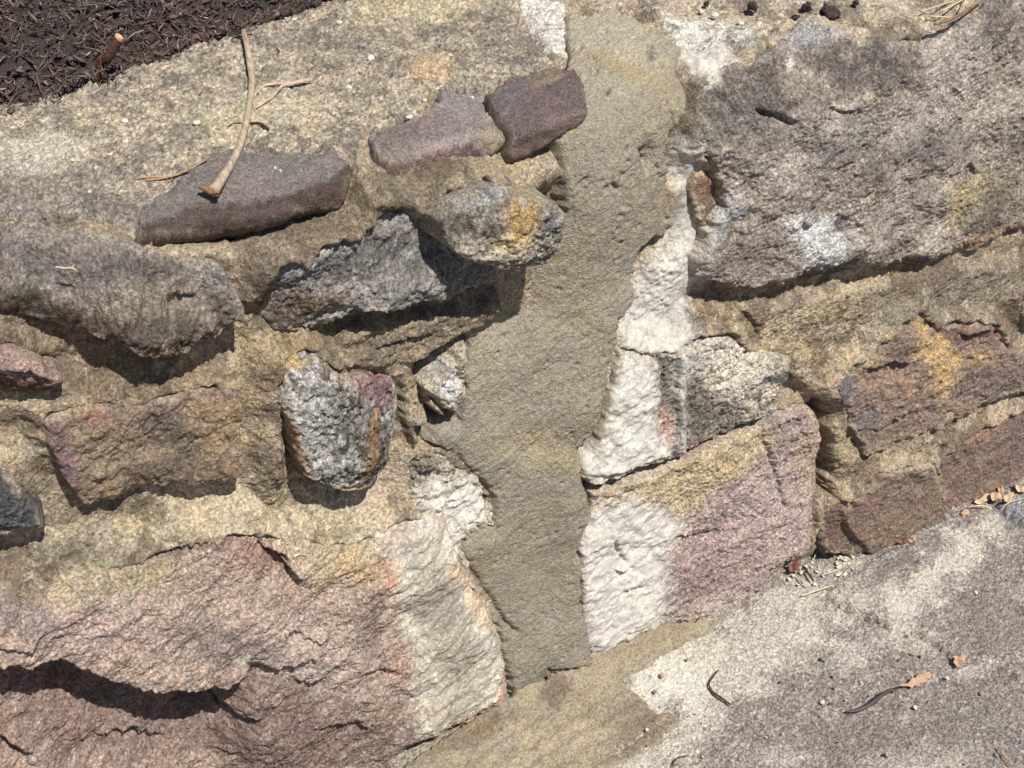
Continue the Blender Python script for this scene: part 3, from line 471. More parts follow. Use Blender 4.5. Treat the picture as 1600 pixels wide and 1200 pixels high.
stone('massive grey boulder with pale mineral patches', seed=41, mat=M_GREY, col=(150,137,121), dirt=.4, rim=.030, bulge=.006, rw=.02, fl=(1.0,.25), amp=(.008,.0032,.0016), warp=8, deep=.1, fac=.12,
  poly=[(1108,112),(1150,98),(1172,100),(1200,74),(1227,41),(1267,32),(1320,53),(1353,61),(1437,63),(1441,44),(1490,40),(1530,10),(1560,-30),(1720,-40),(1720,345),(1640,367),(1550,400),(1487,414),(1437,430),(1353,434),(1260,451),(1213,461),(1160,471),(1130,446),(1093,443),(1098,400),(1112,360),(1128,320),(1130,293),(1120,267),(1095,217),(1090,187),(1090,143)],
  rel=[('v',[(1080,432),(1130,440),(1180,452),(1230,430),(1270,413),(1353,407),(1450,405),(1540,383),(1720,325)],.020,36),('c',[(1186,174),(1205,180),(1232,196)],5.5,.013),('l',[(1283,160),(1320,168),(1352,171)],.004,8),('b',1320,30,60,30,0,.006),('b',1260,130,60,40,0,-.006),('b',1500,300,80,30,-25,.006),('b',1530,60,40,60,0,.008),
       ('l',[(1500,85),(1530,90)],.006,12),('b',1380,250,120,40,0,.004),('b',1200,300,50,60,0,.006),('l',[(1240,335),(1262,348),(1290,345)],.006,14),('b',1300,390,60,20,0,.006),('l',[(1480,270),(1520,262),(1560,275)],.005,14),('c',[(1340,310),(1362,285)],3,.004)],
  pt=[((88,81,75),.8,1190,150,90,50,0),((92,85,79),.75,1345,105,100,36,8),((98,90,82),.6,1500,230,80,26,-10),((100,90,84),.6,1150,400,60,30,0),((150,148,150),.7,1265,55,50,20,-10),((166,156,144),.8,1370,205,150,46,-5),((170,158,146),.7,1230,260,60,40,-20),((112,104,97),.7,1290,225,50,20,10),((168,150,138),.7,1440,310,70,24,-20),((206,206,202),.85,1285,378,44,36,20,.4),((206,206,204),.7,1245,352,24,18,0),((196,198,198),.7,1135,335,16,36,15),((178,158,118),.6,1540,290,60,22,-15),((190,164,100),.6,1510,320,26,40,20),((108,98,74),.7,1570,330,60,36,-15),((160,124,78),.7,1560,375,70,9,-18),((150,130,112),.6,1240,145,14,22,0),((198,190,168),.6,1423,337,12,10,0),
      ((76,70,74),.6,1560,30,30,60,15),((176,164,152),.75,1500,110,50,60,0),((172,160,140),.7,1560,180,60,40,0),((104,98,94),.5,1160,200,60,50,0),((158,142,136),.5,1400,330,50,30,-20),((138,100,64),.5,1370,295,24,8,-50),((120,84,62),.7,1230,450,90,8,-8),((222,204,196),.9,1233,103,5,8,0),((90,78,66),.7,1400,425,150,8,-8),((150,132,124),.5,1180,400,60,40,0),((112,104,96),.5,1450,230,90,30,0)],
  mot=[((180,168,150),150,.15,.25,.45),((76,69,63),130,.35,.25,.4),((186,170,152),24,.25,.25,.65),((90,82,75),15,.2,.3,.65)])
stone('small rusty stone set in white mortar', seed=42, mat=M_BROWN, col=(124,96,72), rim=.012, bulge=.006, rw=.012, amp=(.003,.003,.0012), warp=5, deep=.06, smear=False,
  poly=[(1082,262),(1108,262),(1126,288),(1126,322),(1112,358),(1090,360),(1078,330),(1072,298)], pt=[((186,180,160),.6,1084,335,12,24,10),((92,60,40),.6,1112,285,12,24,0)], mot=[((160,120,84),90,.3,.25,.5)])
stone('pale rock half whitewashed with dried mortar', seed=43, mat=M_GREY, col=(146,136,118), rim=.022, bulge=.006, rw=.012, fl=(1.0,-.2), dip=.012, amp=(.005,.004,.002), warp=5, deep=.08,
  poly=[(966,540),(1013,552),(1055,552),(1072,538),(1097,521),(1137,517),(1177,547),(1243,560),(1234,590),(1213,643),(1173,667),(1130,687),(1077,708),(1040,724),(987,741),(923,758),(905,748),(908,725),(930,690),(943,647),(950,600),(960,560)],
  rel=[('c',[(1062,470),(1060,600),(1062,700)],6,-.004),('l',[(960,545),(985,540),(1020,556),(1055,552)],.008,12),('r',[(1070,540),(1260,550),(1220,700),(1070,720)],-.008,(1120,600),(1150,700)),('b',1200,600,24,24,0,-.004),('p',[(1026,562),(1054,560),(1054,720),(1030,700)],-.006,5),('l',[(900,745),(987,730),(1077,698)],.004,10)],
  pt=[((206,194,172),.95,1140,565,90,50,20),((200,186,162),.7,1200,620,40,30,-30),((112,104,92),.75,1105,655,56,30,25),((110,100,88),.8,1080,620,22,70,0),((72,76,80),.85,[(1180,598),(1195,586),(1232,576),(1236,592),(1215,600),(1190,605)],4),((76,78,80),.8,[(1180,605),(1192,608),(1190,630),(1212,625),(1225,600),(1233,600),(1218,636),(1185,640)],4),((160,128,116),.8,1100,690,40,10,-14),((104,94,84),.9,[(1026,560),(1054,556),(1054,640),(1030,640)],5),((176,130,112),.9,[(1030,640),(1054,650),(1056,712),(1040,720),(1026,680)],6)],
  mot=[((200,190,170),110,.25,.25,.45),((84,78,70),90,.4,.2,.4)])
stone('brown rock streaked with yellow ochre', seed=44, mat=M_BROWN, col=(138,116,98), rim=.026, bulge=.004, rw=.01, fl=(1.0,.45), amp=(.005,.004,.0013), warp=6, deep=.08, ter=.0015, tf=22,
  poly=[(1293,600),(1317,580),(1353,549),(1380,525),(1430,481),(1443,477),(1453,508),(1487,497),(1543,497),(1563,517),(1577,543),(1610,560),(1720,540),(1720,585),(1640,600),(1563,623),(1487,664),(1440,681),(1410,694),(1367,711),(1350,714),(1337,677),(1320,643)],
  rel=[('v',[(1288,608),(1325,650),(1345,690),(1350,714),(1340,730)],-.0,20),('l',[(1345,576),(1362,573),(1387,563),(1430,563)],.012,14),('l',[(1488,519),(1510,516),(1545,511)],.012,10),('b',1400,540,40,16,-30,.006),('l',[(1340,672),(1380,662),(1440,640)],.006,20),('b',1520,510,40,8,-5,.004)],
  pt=[((188,153,86),.85,[(1428,482),(1444,478),(1452,520),(1500,555),(1490,600),(1470,630),(1462,600),(1450,560),(1425,555),(1432,520)],8),((196,164,94),.6,1345,570,30,10,-30),((186,150,86),.6,1535,560,30,14,0),((106,108,116),.75,1315,600,18,22,35),((104,102,108),.6,1350,660,30,18,-20),((104,90,84),.6,1550,590,60,26,-10),((112,84,68),.6,1510,520,46,18,-5),((158,120,86),.5,1400,600,50,20,-10),((124,104,84),.5,1400,670,60,18,-22),((108,94,70),.7,1405,545,30,10,-15),((166,80,52),.6,1560,518,10,8,0)],
  mot=[((160,136,112),70,.35,.3,.4),((88,74,66),80,.35,.25,.5)])
stone('pink boulder split from its neighbours by dark cracks', seed=45, mat=M_PINK, col=(170,147,136), rim=.022, bulge=.004, rw=.012, fl=(.3,.5), dip=.002, amp=(.006,.004,.0018), warp=5, deep=.09, ang=25, st=(.8,1.2),
  poly=[(923,772),(1000,744),(1080,711),(1180,673),(1232,655),(1252,642),(1277,644),(1287,667),(1288,700),(1283,767),(1278,810),(1276,857),(1230,890),(1180,933),(1120,972),(1040,985),(965,1013),(930,1032),(913,1007),(907,900),(910,840)],
  rel=[('b',1190,700,30,40,20,-.006),('c',[(1200,700),(1215,740),(1225,790)],4,.006),('l',[(1040,850),(1010,880)],.006,10),('l',[(1020,868),(1060,840),(1100,830),(1160,826)],.005,12),('r',[(1235,640),(1300,640),(1290,880),(1240,890)],-.008,(1262,760),(1288,762)),('l',[(945,905),(985,885),(1000,890)],.006,12),('l',[(950,935),(990,920),(1030,912)],.005,10),('c',[(962,848),(975,880)],3,.005),('v',[(905,780),(1000,752),(1090,715),(1210,668)],.004,12)],
  pt=[((188,166,118),.9,[(923,772),(1000,744),(1180,673),(1225,662),(1215,690),(1170,735),(1110,770),(1070,815),(1040,800),(985,790),(935,795)],9),((160,130,122),.5,1150,870,70,40,-30),((130,108,98),.5,1080,920,50,30,-15),((184,160,150),.5,1200,800,60,60,20),((138,124,106),.7,1215,680,20,22,-30),((176,150,112),.6,1262,720,20,50,0),((150,140,100),.5,1250,880,40,16,-20),((196,176,160),.5,1120,950,60,16,-20)],
  mot=[((196,172,162),140,.15,.25,.5),((116,94,86),110,.25,.25,.55)])
stone('squat brown block with one dark broken corner', seed=46, mat=M_BROWN, col=(124,104,86), rim=.026, fl=(1.0,.5), bulge=.003, rw=.01, amp=(.003,.003,.0013), warp=5, deep=.08,
  poly=[(1284,800),(1297,785),(1337,763),(1365,734),(1453,717),(1461,733),(1471,797),(1481,820),(1410,850),(1350,873),(1333,875),(1287,864),(1280,840)],
  rel=[('p',[(1330,765),(1365,730),(1480,715),(1490,850),(1345,880),(1350,860),(1325,830),(1310,800)],.010,4),('c',[(1418,745),(1425,752)],8,.005),('b',1290,830,24,30,0,-.006)],
  pt=[((134,90,76),.6,1340,780,24,20,-35),((104,72,56),.6,1300,820,18,40,0),((140,116,90),.5,1400,820,60,30,-20),((176,160,132),.6,[(1340,730),(1455,705),(1455,722),(1365,737)],5)], mot=[((146,124,102),70,.35,.3,.4),((80,66,56),100,.35,.25,.5)])
stone('long flat red-brown stone', seed=47, mat=M_BROWN, col=(122,101,87), fl=(1.0,.9), rim=.022, bulge=.005, rw=.012, amp=(.004,.003,.0013), warp=5, deep=.08,
  poly=[(1453,718),(1467,708),(1520,669),(1600,632),(1720,590),(1720,715),(1600,765),(1540,794),(1483,821),(1471,797),(1461,733)],
  pt=[((166,110,90),.6,1540,665,50,9,-22),((172,122,98),.7,1493,693,8,6,0),((150,130,100),.5,1530,710,10,20,20),((140,110,94),.5,1530,770,60,14,-28)], mot=[((148,120,102),80,.3,.3,.45),((78,64,56),90,.35,.25,.5)])
stone('red-brown chip of stone beyond the ochre mortar', seed=48, mat=M_BROWN, col=(140,96,78), rim=.026, bulge=.006, rw=.01, amp=(.003,.003,.0013), warp=4, deep=.06,
  poly=[(1586,465),(1605,460),(1720,440),(1720,500),(1610,518),(1598,512),(1592,490)])
mortar_bed()
for lab, k in S: wall_part('stone', k, lab)
# ------------------------------------------------------------------ paving at the wall's foot
DUST = (194,186,168)
def ground_cols(x, y, X, Y, col, nzv, n2):
    jit = nzv*1.1+n2*.55
    return paint(col, X, Y, [
      ((160,148,124), .75, [(560,1300),(640,1150),(800,1080),(960,990),(1125,965),(1130,1005),(1075,1020),(1010,1050),(990,1070),(1030,1100),(1085,1120),(1080,1150),(1030,1190),(980,1230),(940,1300)], 22),
      (DUST, .62, [(1040,990),(1130,970),(1235,895),(1335,878),(1300,925),(1265,1000),(1210,1080),(1140,1120),(1090,1180),(960,1240),(930,1200),(1060,1120),(990,1080)], 28),
      ((198,191,174), .7, [(1000,1050),(1075,1005),(1100,1020),(1112,1060),(1090,1110),(1030,1110),(975,1085)], 18),
      (DUST, .8, [(1380,965),(1400,910),(1480,850),(1535,808),(1575,830),(1510,890),(1450,950),(1400,985)], 22), (DUST, .55, 1340, 915, 34, 16, -35), (DUST, .6, 1330, 1020, 34, 22, -30), (DUST, .5, 1290, 980, 60, 30, -30), (DUST, .5, 1420, 1000, 50, 20, 10),
      (DUST, .65, 1300, 1120, 16, 14, 0), (DUST, .6, 1250, 1145, 9, 7, 0), (DUST, .6, 1230, 1180, 40, 20, -10), (DUST, .6, 1410, 1128, 12, 8, 0), (DUST, .5, 1490, 1190, 50, 16, -20), (DUST, .6, 1525, 1045, 34, 8, -20), (DUST, .5, 1600, 935, 14, 16, 0), (DUST, .45, 1400, 1190, 50, 20, 0), (DUST, .5, 1350, 945, 40, 14, -40),
      ((120,112,106), .5, 1190, 1100, 40, 12, -10), ((124,110,104), .5, 1330, 1150, 120, 40, 0), ((122,114,108), .4, 1540, 1130, 90, 60, 0), ((132,116,106), .5, 1560, 980, 70, 40, 10), ((128,116,104), .6, 1390, 890, 60, 14, -30),
      ((150,150,154), .8, [(1556,792),(1575,784),(1640,770),(1680,850),(1610,826)], 4),
      ((120,112,104), .5, 1320, 990, 40, 10, 25)], jit)
def ground():
    xs = spread(-.4, .9, -40, 40, .0015); ys = spread(-.62, .03, -40, .6, .0015); nx, ns = len(xs), len(ys)
    x, y = [a.ravel() for a in np.meshgrid(xs, ys)]; far = np.clip(np.hypot(x, y)-1.5, 0, 1)
    B = np.stack([x, y, 0*x], 1); X, Y = project(B); ok = ((B-CAM)@FWD) > .2; X = np.where(ok, X, -9e3); Y = np.where(ok, Y, 9e3)
    X = X+5*fbm(x, y, 30, 3, 1)+2.5*fbm(x, y, 140, 3, 2); Y = Y+5*fbm(x, y, 30, 3, 3)+2.5*fbm(x, y, 140, 3, 4)
    f1, ed, iv, ox, oy = cells(x, y, 210, 5); g1, _, gv, _, _ = cells(x, y, 105, 9)
    agg = (1-sst(.15, .55, f1))*(iv > .3); big = (1-sst(.1, .5, g1))*(gv > .82)
    h = .003*fbm(x, y, 9, 3, 6)+.0014*fbm(x, y, 60, 3, 7)+.0011*agg+.0013*big+.0007*fbm(x, y, 300, 2, 8)
    h = relief(h, X, Y, [('c', [(1285,935),(1305,944),(1330,957),(1370,973)], 3.2, .013), ('c', [(1378,976),(1412,990)], 3, .008), ('c', [(1420,988),(1470,1010),(1500,1026)], 3.2, .013), ('c', [(1500,1026),(1540,1042),(1610,1064),(1760,1120)], 2.6, .008), ('c', [(1530,778),(1575,800),(1608,826),(1700,880)], 5, .016),
       ('p', [(1290,930),(1370,970),(1500,1022),(1800,1130),(1900,700),(1500,780)], .003, 4)])
    nzv = fbm(x, y, 30, 4, 21); n2 = fbm(x, y, 190, 3, 22, .7)
    col = np.repeat((lin((143,132,120))*K)[None], len(x), 0)
    for c, sel, st in (((92,88,88), (iv > .3)&(iv < .5), .7), ((190,184,174), (iv > .8), .6), ((150,118,98), (iv > .62)&(iv < .68), .6), ((112,116,124), (iv > .5)&(iv < .58), .6)):
        m = (agg*sel*st)[:, None]; col = col*(1-m)+lin(c)*K*m
    for c, sel, st in (((86,90,100), gv > .95, .8), ((184,160,140), (gv > .88)&(gv < .92), .7)):
        m = (big*sel*st)[:, None]; col = col*(1-m)+lin(c)*K*m
    # broken film of cement dust
    m = (sst(.25, .6, nzv*.5+n2*.7)*.45)[:, None]; col = col*(1-m)+lin((188,180,164))*K*m
    col = ground_cols(x, y, X, Y, col, nzv, n2)
    pale = sst(.26, .42, col.mean(1)); h = h*(1-.35*pale)+.0005*n2*pale; col = np.column_stack([col, 1-.42*pale])
    V = np.stack([x, y, h*(1-far)], 1)
    link('pavement', mesh_from('pavement', V, grid_faces(nx, ns), col, rock('exposed_aggregate_paving', .5, .42, .9, 320, mott=.1)), kind='structure')
ground()
def ground_sheet(name, poly, zf, col, pt, mat, seed, label, cat, mot=(), edge=.004, amp=.0012, warp=8):
    q = np.array([ground_pt(a, b)[:2] for a, b in poly]); m = .02; xs = np.arange(q[:, 0].min()-m, q[:, 0].max()+m, .0014); ys = np.arange(q[:, 1].min()-m, min(q[:, 1].max()+m, .012), .0014)
    nx, ns = len(xs), len(ys); x, y = [a.ravel() for a in np.meshgrid(xs, ys)]; X, Y = project(np.stack([x, y, 0*x], 1))
    X = X+warp*fbm(x, y, 24, 3, seed)+warp*.6*fbm(x, y, 120, 3, seed+1); Y = Y+warp*fbm(x, y, 24, 3, seed+2)+warp*.6*fbm(x, y, 120, 3, seed+3)
    d = poly_sdf(X, Y, poly)/1540.; h = zf(x, y, d, X, Y)+amp*fbm(x, y, 120, 4, seed+5, .65); h = np.where(d > -.01, -.006+(h+.006)*sst(-edge, edge*1.5, d), -.006)
    nzv = fbm(x, y, 60, 4, seed+7)+.7*fbm(x, y, 240, 3, seed+8, .7); c = paint(np.repeat((lin(col)*K)[None], len(x), 0), X, Y, pt, nzv)
    for (cc, f, th, sf, sr) in mot:
        g = fbm(x, y, f, 5, seed+9, .68); mm = (sst(th-sf, th+sf, g)*sr)[:, None]; c = c*(1-mm)+lin(cc)*K*mm
    Fq = grid_faces(nx, ns); Fq = Fq[(d > -.004)[Fq].all(1)]; V = np.stack([x, y, h], 1); Nn = np.tile([0, 0, 1.], (len(x), 1))
    Vn, Fn, tr, used, bv = close_solid(V, Fq, -Nn, .01); cu = c[used]
    link(name, mesh_from(name, Vn, Fn, np.concatenate([cu, cu[bv], cu[bv[:1]]]), mat, tr), label=label, cat=cat)
ground_sheet('mortar_spill', [(560,1260),(640,1190),(800,1090),(910,1035),(960,1005),(1040,975),(1115,975),(1110,1000),(1075,1006),(1035,1030),(1000,1052),(975,1070),(1010,1095),(1060,1115),(1072,1130),(1030,1165),(985,1190),(930,1240)],
  lambda x, y, d, X, Y: .0012+.003*sst(.0, .05, d)+.028*np.exp(-(np.maximum(-y, 0)/.028)**1.3)+.001*np.sin(X*.12+Y*.2)*sst(-.03, -.09, y), (160,146,118),
  [((128,110,84),.5,1000,1110,60,26,-20),((120,104,86),.7,1000,1150,50,22,-30),((104,84,70),.7,868,1085,24,18,-30),((118,98,72),.6,720,1160,90,12,-24),((150,132,92),.6,1010,1010,80,14,-22),((176,160,130),.5,850,1170,90,30,-10),((138,122,92),.6,770,1125,30,12,-24),((112,92,66),.7,760,1140,30,10,-20)],
  rock('spilled_mortar', .32, .22, .9, 330, mott=.12), 61, 'thin brown-beige smear of wet mortar spilled on the paving below the joint', 'mortar spill', mot=[((140,124,96),34,.3,.3,.5),((108,96,76),170,.55,.2,.5)])

# ------------------------------------------------------------------ bark mulch behind the wall
EX = [wall_pt(px, py, .012)[0] for px, py in ((-90,190),(67,153),(133,123),(207,107),(320,63),(480,10),(560,-25))]
ex = np.array([p[0] for p in EX]); ey = np.array([p[1] for p in EX])
def edge_y(x): return np.where(x > ex[-1], ey[-1]+(x-ex[-1])*.02, np.interp(x, ex, ey))
def mulch():
    r = np.random.default_rng(5)
    xs = spread(-.8, .5, -5, 5, .004); vs = np.array(list(np.arange(-.03, .5, .004))+[.55, .7, 1, 2, 4]); nx, ns = len(xs), len(vs)
    x, v = [a.ravel() for a in np.meshgrid(xs, vs)]; y = edge_y(x)+v
    def hz(x, y):
        q = y-edge_y(x); return ZTOP-.006+.022*sst(-.02, .06, q)+.010*fbm(x, y, 16, 3, 71)+.006*fbm(x, y, 60, 2, 72)
    V = [np.stack([x, y, hz(x, y)], 1)]; Fq = [grid_faces(nx, ns)]; C = [np.repeat((lin((58,48,43))*K)[None], len(x), 0)]; off = len(x)
    n = 26000; cx = r.uniform(-.8, .42, n); q = np.where(r.random(n) < .03, -r.exponential(.014, n), r.uniform(-.008, .34, n)); cy = edge_y(cx)+q; L = r.gamma(2.2, .0042, n)+.003; W = (r.gamma(2.2, .00028, n)+.0002)*np.where(r.random(n) < .1, 2.2, 1)
    L = np.where(q < .01, np.minimum(L, .014), L)
    a = r.uniform(0, 2*pi, n); pit = r.normal(0, .4, n); bend = r.normal(0, .6, n); z0 = np.maximum(hz(cx, cy), ZTOP+.021*(q < -.002))+r.uniform(0, .009, n)*np.where(q < -.002, .2, 1)
    t = np.linspace(-.5, .5, 6); T = t[None]; aa = a[:, None]+bend[:, None]*T*1.4+np.cumsum(r.normal(0, .22, (n, 6)), 1)
    px = np.cumsum(np.cos(aa), 1)*L[:, None]/6; py = np.cumsum(np.sin(aa), 1)*L[:, None]/6; px += cx[:, None]-px.mean(1, keepdims=True); py += cy[:, None]-py.mean(1, keepdims=True)
    pz = z0[:, None]+T*L[:, None]*np.sin(pit)[:, None]+(T**2)*r.normal(0, .25, n)[:, None]*L[:, None]
    wv = W[:, None]*np.sqrt(np.maximum(1.02-(2*T)**2, .05))*r.uniform(.6, 1.4, (n, 6)); nx_, ny_ = -np.sin(aa), np.cos(aa); rol = r.uniform(-.8, .8, n)[:, None]
    P = []
    for k, (du, dz) in enumerate(((-1, 0), (0, .4), (1, 0), (0, -.35))):
        o = du*np.cos(rol)-dz*np.sin(rol); e = du*np.sin(rol)+dz*np.cos(rol)
        P.append(np.stack([px+nx_*wv*o, py+ny_*wv*o, pz+wv*e], -1))
    P = np.stack(P, 2)                               # n,6,4,3
    V.append(P.reshape(-1, 3)); base = off+np.arange(n)[:, None, None]*24; s_ = np.arange(5)[None, :, None]*4; k = np.arange(4)[None, None, :]; k2 = (k+1) % 4
    Fq.append(np.stack([base+s_+k, base+s_+k2, base+s_+4+k2, base+s_+4+k], -1).reshape(-1, 4))
    br = np.clip(r.lognormal(.05, .45, n), .4, 2.6); cc = lin((90,75,68))*K*br[:, None]; red = r.random(n) < .10+.5*np.exp(-((cx+.17)/.07)**2-(q/.06)**2); cc = np.where(red[:, None], lin((112,84,70))*K*(br[:, None]*.5+.4), cc)
    tan = r.random(n) < .008; cc = np.where(tan[:, None], lin((190,160,124))*K, cc)
    C.append(np.repeat(cc, 24, 0))
    m = rock('shredded_bark', .3, .2, .5, 500, spec=.3)
    link('bark_mulch', mesh_from('bark_mulch', np.concatenate(V), np.concatenate(Fq), np.concatenate(C), m), label='dark brown shredded bark mulch heaped behind the wall capping', cat='mulch', kind='stuff')
mulch()

# ------------------------------------------------------------------ sticks, twigs, straws
def smooth_path(P, n):
    P = np.asarray(P, float); t = np.linspace(0, len(P)-1, n); i = np.minimum(t.astype(int), len(P)-2); f = (t-i)[:, None]
    g = lambda k: P[np.clip(i+k, 0, len(P)-1)]
    return .5*((2*g(0))+(-g(-1)+g(1))*f+(2*g(-1)-5*g(0)+4*g(1)-g(2))*f**2+(-g(-1)+3*g(0)-3*g(1)+g(2))*f**3)
def tube_data(P, R, n=24, k=10, seed=0, rough=.12, flat=1.0):
    P = smooth_path(P, n); R = np.interp(np.linspace(0, 1, n), np.linspace(0, 1, len(R)), R); r = np.random.default_rng(seed)
    T = np.gradient(P, axis=0); T /= np.linalg.norm(T, axis=1)[:, None]; U = np.cross(T, [0, 0, 1.]); U /= np.linalg.norm(U, axis=1)[:, None]+1e-9; W = np.cross(U, T)
    a = np.arange(k)*2*pi/k; bump = 1+rough*r.normal(size=(n, k))*.6+rough*np.repeat(r.normal(size=(1, k)), n, 0)
    V = P[:, None]+(U[:, None]*np.cos(a)[None, :, None]+W[:, None]*np.sin(a)[None, :, None]*flat)*(R[:, None]*bump)[..., None]
    V = np.concatenate([V.reshape(-1, 3), P[:1]-T[:1]*R[0]*.15, P[-1:]+T[-1:]*R[-1]*.15]); i = np.arange(n-1)[:, None]*k; j = np.arange(k)[None]; j2 = (j+1) % k
    Fq = np.stack([i+j, i+j2, i+k+j2, i+k+j], -1).reshape(-1, 4); A = n*k
    tr = np.concatenate([np.stack([np.full(k, A), (np.arange(k)+1) % k, np.arange(k)], 1), np.stack([np.full(k, A+1), A-k+np.arange(k), A-k+(np.arange(k)+1) % k], 1)])
    return V, Fq, tr
def tubes(name, paths, mat, label, cat, group=None, parent=None, kind=None):
    Vs, Fs, Ts, o = [], [], [], 0
    for P, R, seed, rough in paths:
        V, Fq, tr = tube_data(P, R, 28 if len(P) > 3 else 12, 10, seed, rough); Vs.append(V); Fs.append(Fq+o); Ts.append(tr+o); o += len(V)
    V = np.concatenate(Vs); c = np.zeros(3) if parent else V[V[:, 2].argmin()].copy()
    return link(name, mesh_from(name, V-c, np.concatenate(Fs), None, mat, np.concatenate(Ts)), parent, None if parent else c, label, cat, group, kind)
def on_wall(pts, h): return [wall_pt(a, b, hh)[0] for (a, b), hh in zip(pts, h if hasattr(h, '__len__') else [h]*len(pts))]
def on_top(pts, z): return [ground_pt(a, b, zz) for (a, b), zz in zip(pts, z if hasattr(z, '__len__') else [z]*len(pts))]
def on_ground(pts, z): return on_top(pts, z)
BARK = plain('weathered_stick', (168,149,128), .85, .38, 300, stretch=(1, .25, 1)); DBARK = plain('dark_bark', (84,58,46), .8, .35, 240); PALE = plain('pale_straw', (198,182,150), .7, .2, 200)
TWIG = plain('brown_twig', (132,102,80), .8, .35, 260); CUT = plain('cut_wood', (206,164,124), .8, .2, 300); POD = plain('dark_stalk', (66,58,58), .55, .25, 220, .4)
st = link('stick', None, loc=wall_pt(335, 298, .03)[0], label='long pale curved stick lying on the capping and grey slab', cat='stick'); sl = np.array(st.location)
P = [p-sl for p in on_wall([(380,48),(386,72),(391,100),(394,125),(391,155),(384,195),(372,235),(354,268),(334,298)], [.030,.029,.028,.027,.027,.028,.030,.034,.040])]
tubes('shaft', [(P, [.0024,.0028,.0036,.0033,.0030,.0031,.0034,.0038,.0047], 3, .06)], BARK, None, None, parent=st)
E1 = wall_pt(334, 298, .040)[0]-sl
tubes('stub', [([E1, wall_pt(324,296,.040)[0]-sl, wall_pt(311,291,.042)[0]-sl], [.004,.003,.0015], 8, .25), ([E1, wall_pt(336,305,.036)[0]-sl], [.0046,.0030], 9, .3)], TWIG, 'splintered brown heel of the stick', None, parent=st)
sm = link('cut_stem', None, loc=on_top([(155,112)], ZTOP)[0], label='short dark cut stem standing up out of the bark mulch', cat='stem'); ml = np.array(sm.location)
b0 = on_top([(156,116)], ZTOP+.012)[0]; tp = b0+np.array([.012,.028,.042])
def at_depth(px, py, ref): d = pix_ray(px, py); t = ((ref-CAM)@FWD)/(d@FWD); return CAM+t*d
c1 = at_depth(158, 100, b0); c2 = at_depth(170, 88, b0+np.array([0,-.005,.01])); c3 = at_depth(186, 60, b0+np.array([0,-.01,.02]))
tubes('stalk', [([b0-np.array([0,0,.02])-ml, c1-ml, c2-ml, c3-ml], [.0062,.0056,.0048,.0046], 5, .12)], DBARK, None, None, parent=sm)
dv = (c3-c2)/np.linalg.norm(c3-c2); tubes('cut_end', [([c3-ml, c3+dv*.003-ml], [.0046,.0042], 6, .1)], CUT, 'pale orange cut end', None, parent=sm)
tubes('twig', [(on_wall([(488,123),(470,127),(452,131),(440,135),(423,153),(400,168)], .0265), [.0016,.0017,.0014,.0013,.0011,.0006], 11, .2), (on_wall([(452,131),(434,131),(417,133),(408,138),(403,145)], .0265), [.0013,.0012,.0012,.001,.0006], 12, .2)], plain('pale_twig', (188,164,144), .8, .3, 240), 'small pale forked twig to the right of the curved stick', 'twig')
tubes('twig', [(on_wall([(355,198),(368,193),(385,193),(403,192),(414,197),(421,203)], [.021,.022,.022,.024,.025,.022]), [.0006,.0009,.0010,.0011,.0012,.0007], 13, .25)], DBARK, 'thin dark brown twig crossing under the curved stick', 'twig')
tubes('twig', [(on_wall([(208,283),(235,281),(262,277),(285,270),(305,260),(327,245)], [.022,.022,.023,.025,.03,.034]), [.0006,.0009,.0010,.0011,.0010,.0006], 14, .25), (on_wall([(262,277),(240,276),(210,279)], [.023,.024,.023]), [.0008,.0008,.0005], 15, .2)], plain('tan_twig', (164,134,104), .8, .3, 240), 'thin tan twig lying across the back edge of the grey slab', 'twig')
tubes('straw', [(on_wall([(87,417),(100,419),(112,419),(121,424)], [.062,.063,.066,.064]), [.0006,.0009,.0009,.0004], 16, .2), (on_wall([(112,419),(116,414)], [.065,.067]), [.0006,.0003], 17, .2)], PALE, 'short pale straw on the big grey boulder', 'straw')
ZS = ZTOP+.006
for k, (pts, z, rr, lb) in enumerate((
   (([(1460,38),(1485,30),(1510,16),(1536,0)]), .014, .0014, 'thick brown straw leading down to the top edge of the massive grey boulder'), ([(1440,18),(1475,6),(1510,-6)], .008, .0007, 'thin pale straw lying flat on the sandy wall top'),
   ([(1472,17),(1500,2),(1520,-10)], .012, .0008, 'pale straw between two others near the wall top edge'), ([(1505,14),(1508,-2),(1506,-14)], .014, .0008, 'upright-pointing straw crossing the thick brown one'), ([(1450,25),(1490,27),(1505,22)], .006, .0006, 'fine straw beneath the thick brown one'))):
    tubes('straw', [(on_top(pts, ZTOP+z), [rr, rr*1.1, rr*.6], 30+k, .15)], TWIG if k == 0 else PALE, lb, 'straw', 'straws on the wall top')
G = 'twigs and straws on the paving'
tubes('twig', [(on_ground([(1123,1046),(1115,1056),(1108,1068),(1113,1080),(1127,1090),(1142,1101)], [.006,.006,.005,.005,.007,.006]), [.0005,.0008,.0010,.0011,.0011,.0009], 41, .25)], DBARK, 'crooked dark twig beside the wet mortar smear', 'twig', G)
tubes('twig', [(on_ground([(1076,1180),(1062,1183),(1053,1190),(1049,1204)], [.005,.005,.004,.004]), [.0005,.0007,.0007,.0004], 42, .25)], DBARK, 'hair-thin dark twig on the dusty paving at the bottom edge', 'twig', G)
tubes('twig', [(on_ground([(1558,1167),(1566,1180),(1579,1197)], [.005,.006,.004]), [.0006,.0009,.0007], 43, .2)], plain('red_twig', (150,96,70), .8, .3, 240), 'straight reddish twig in the far corner of the paving', 'twig', G)
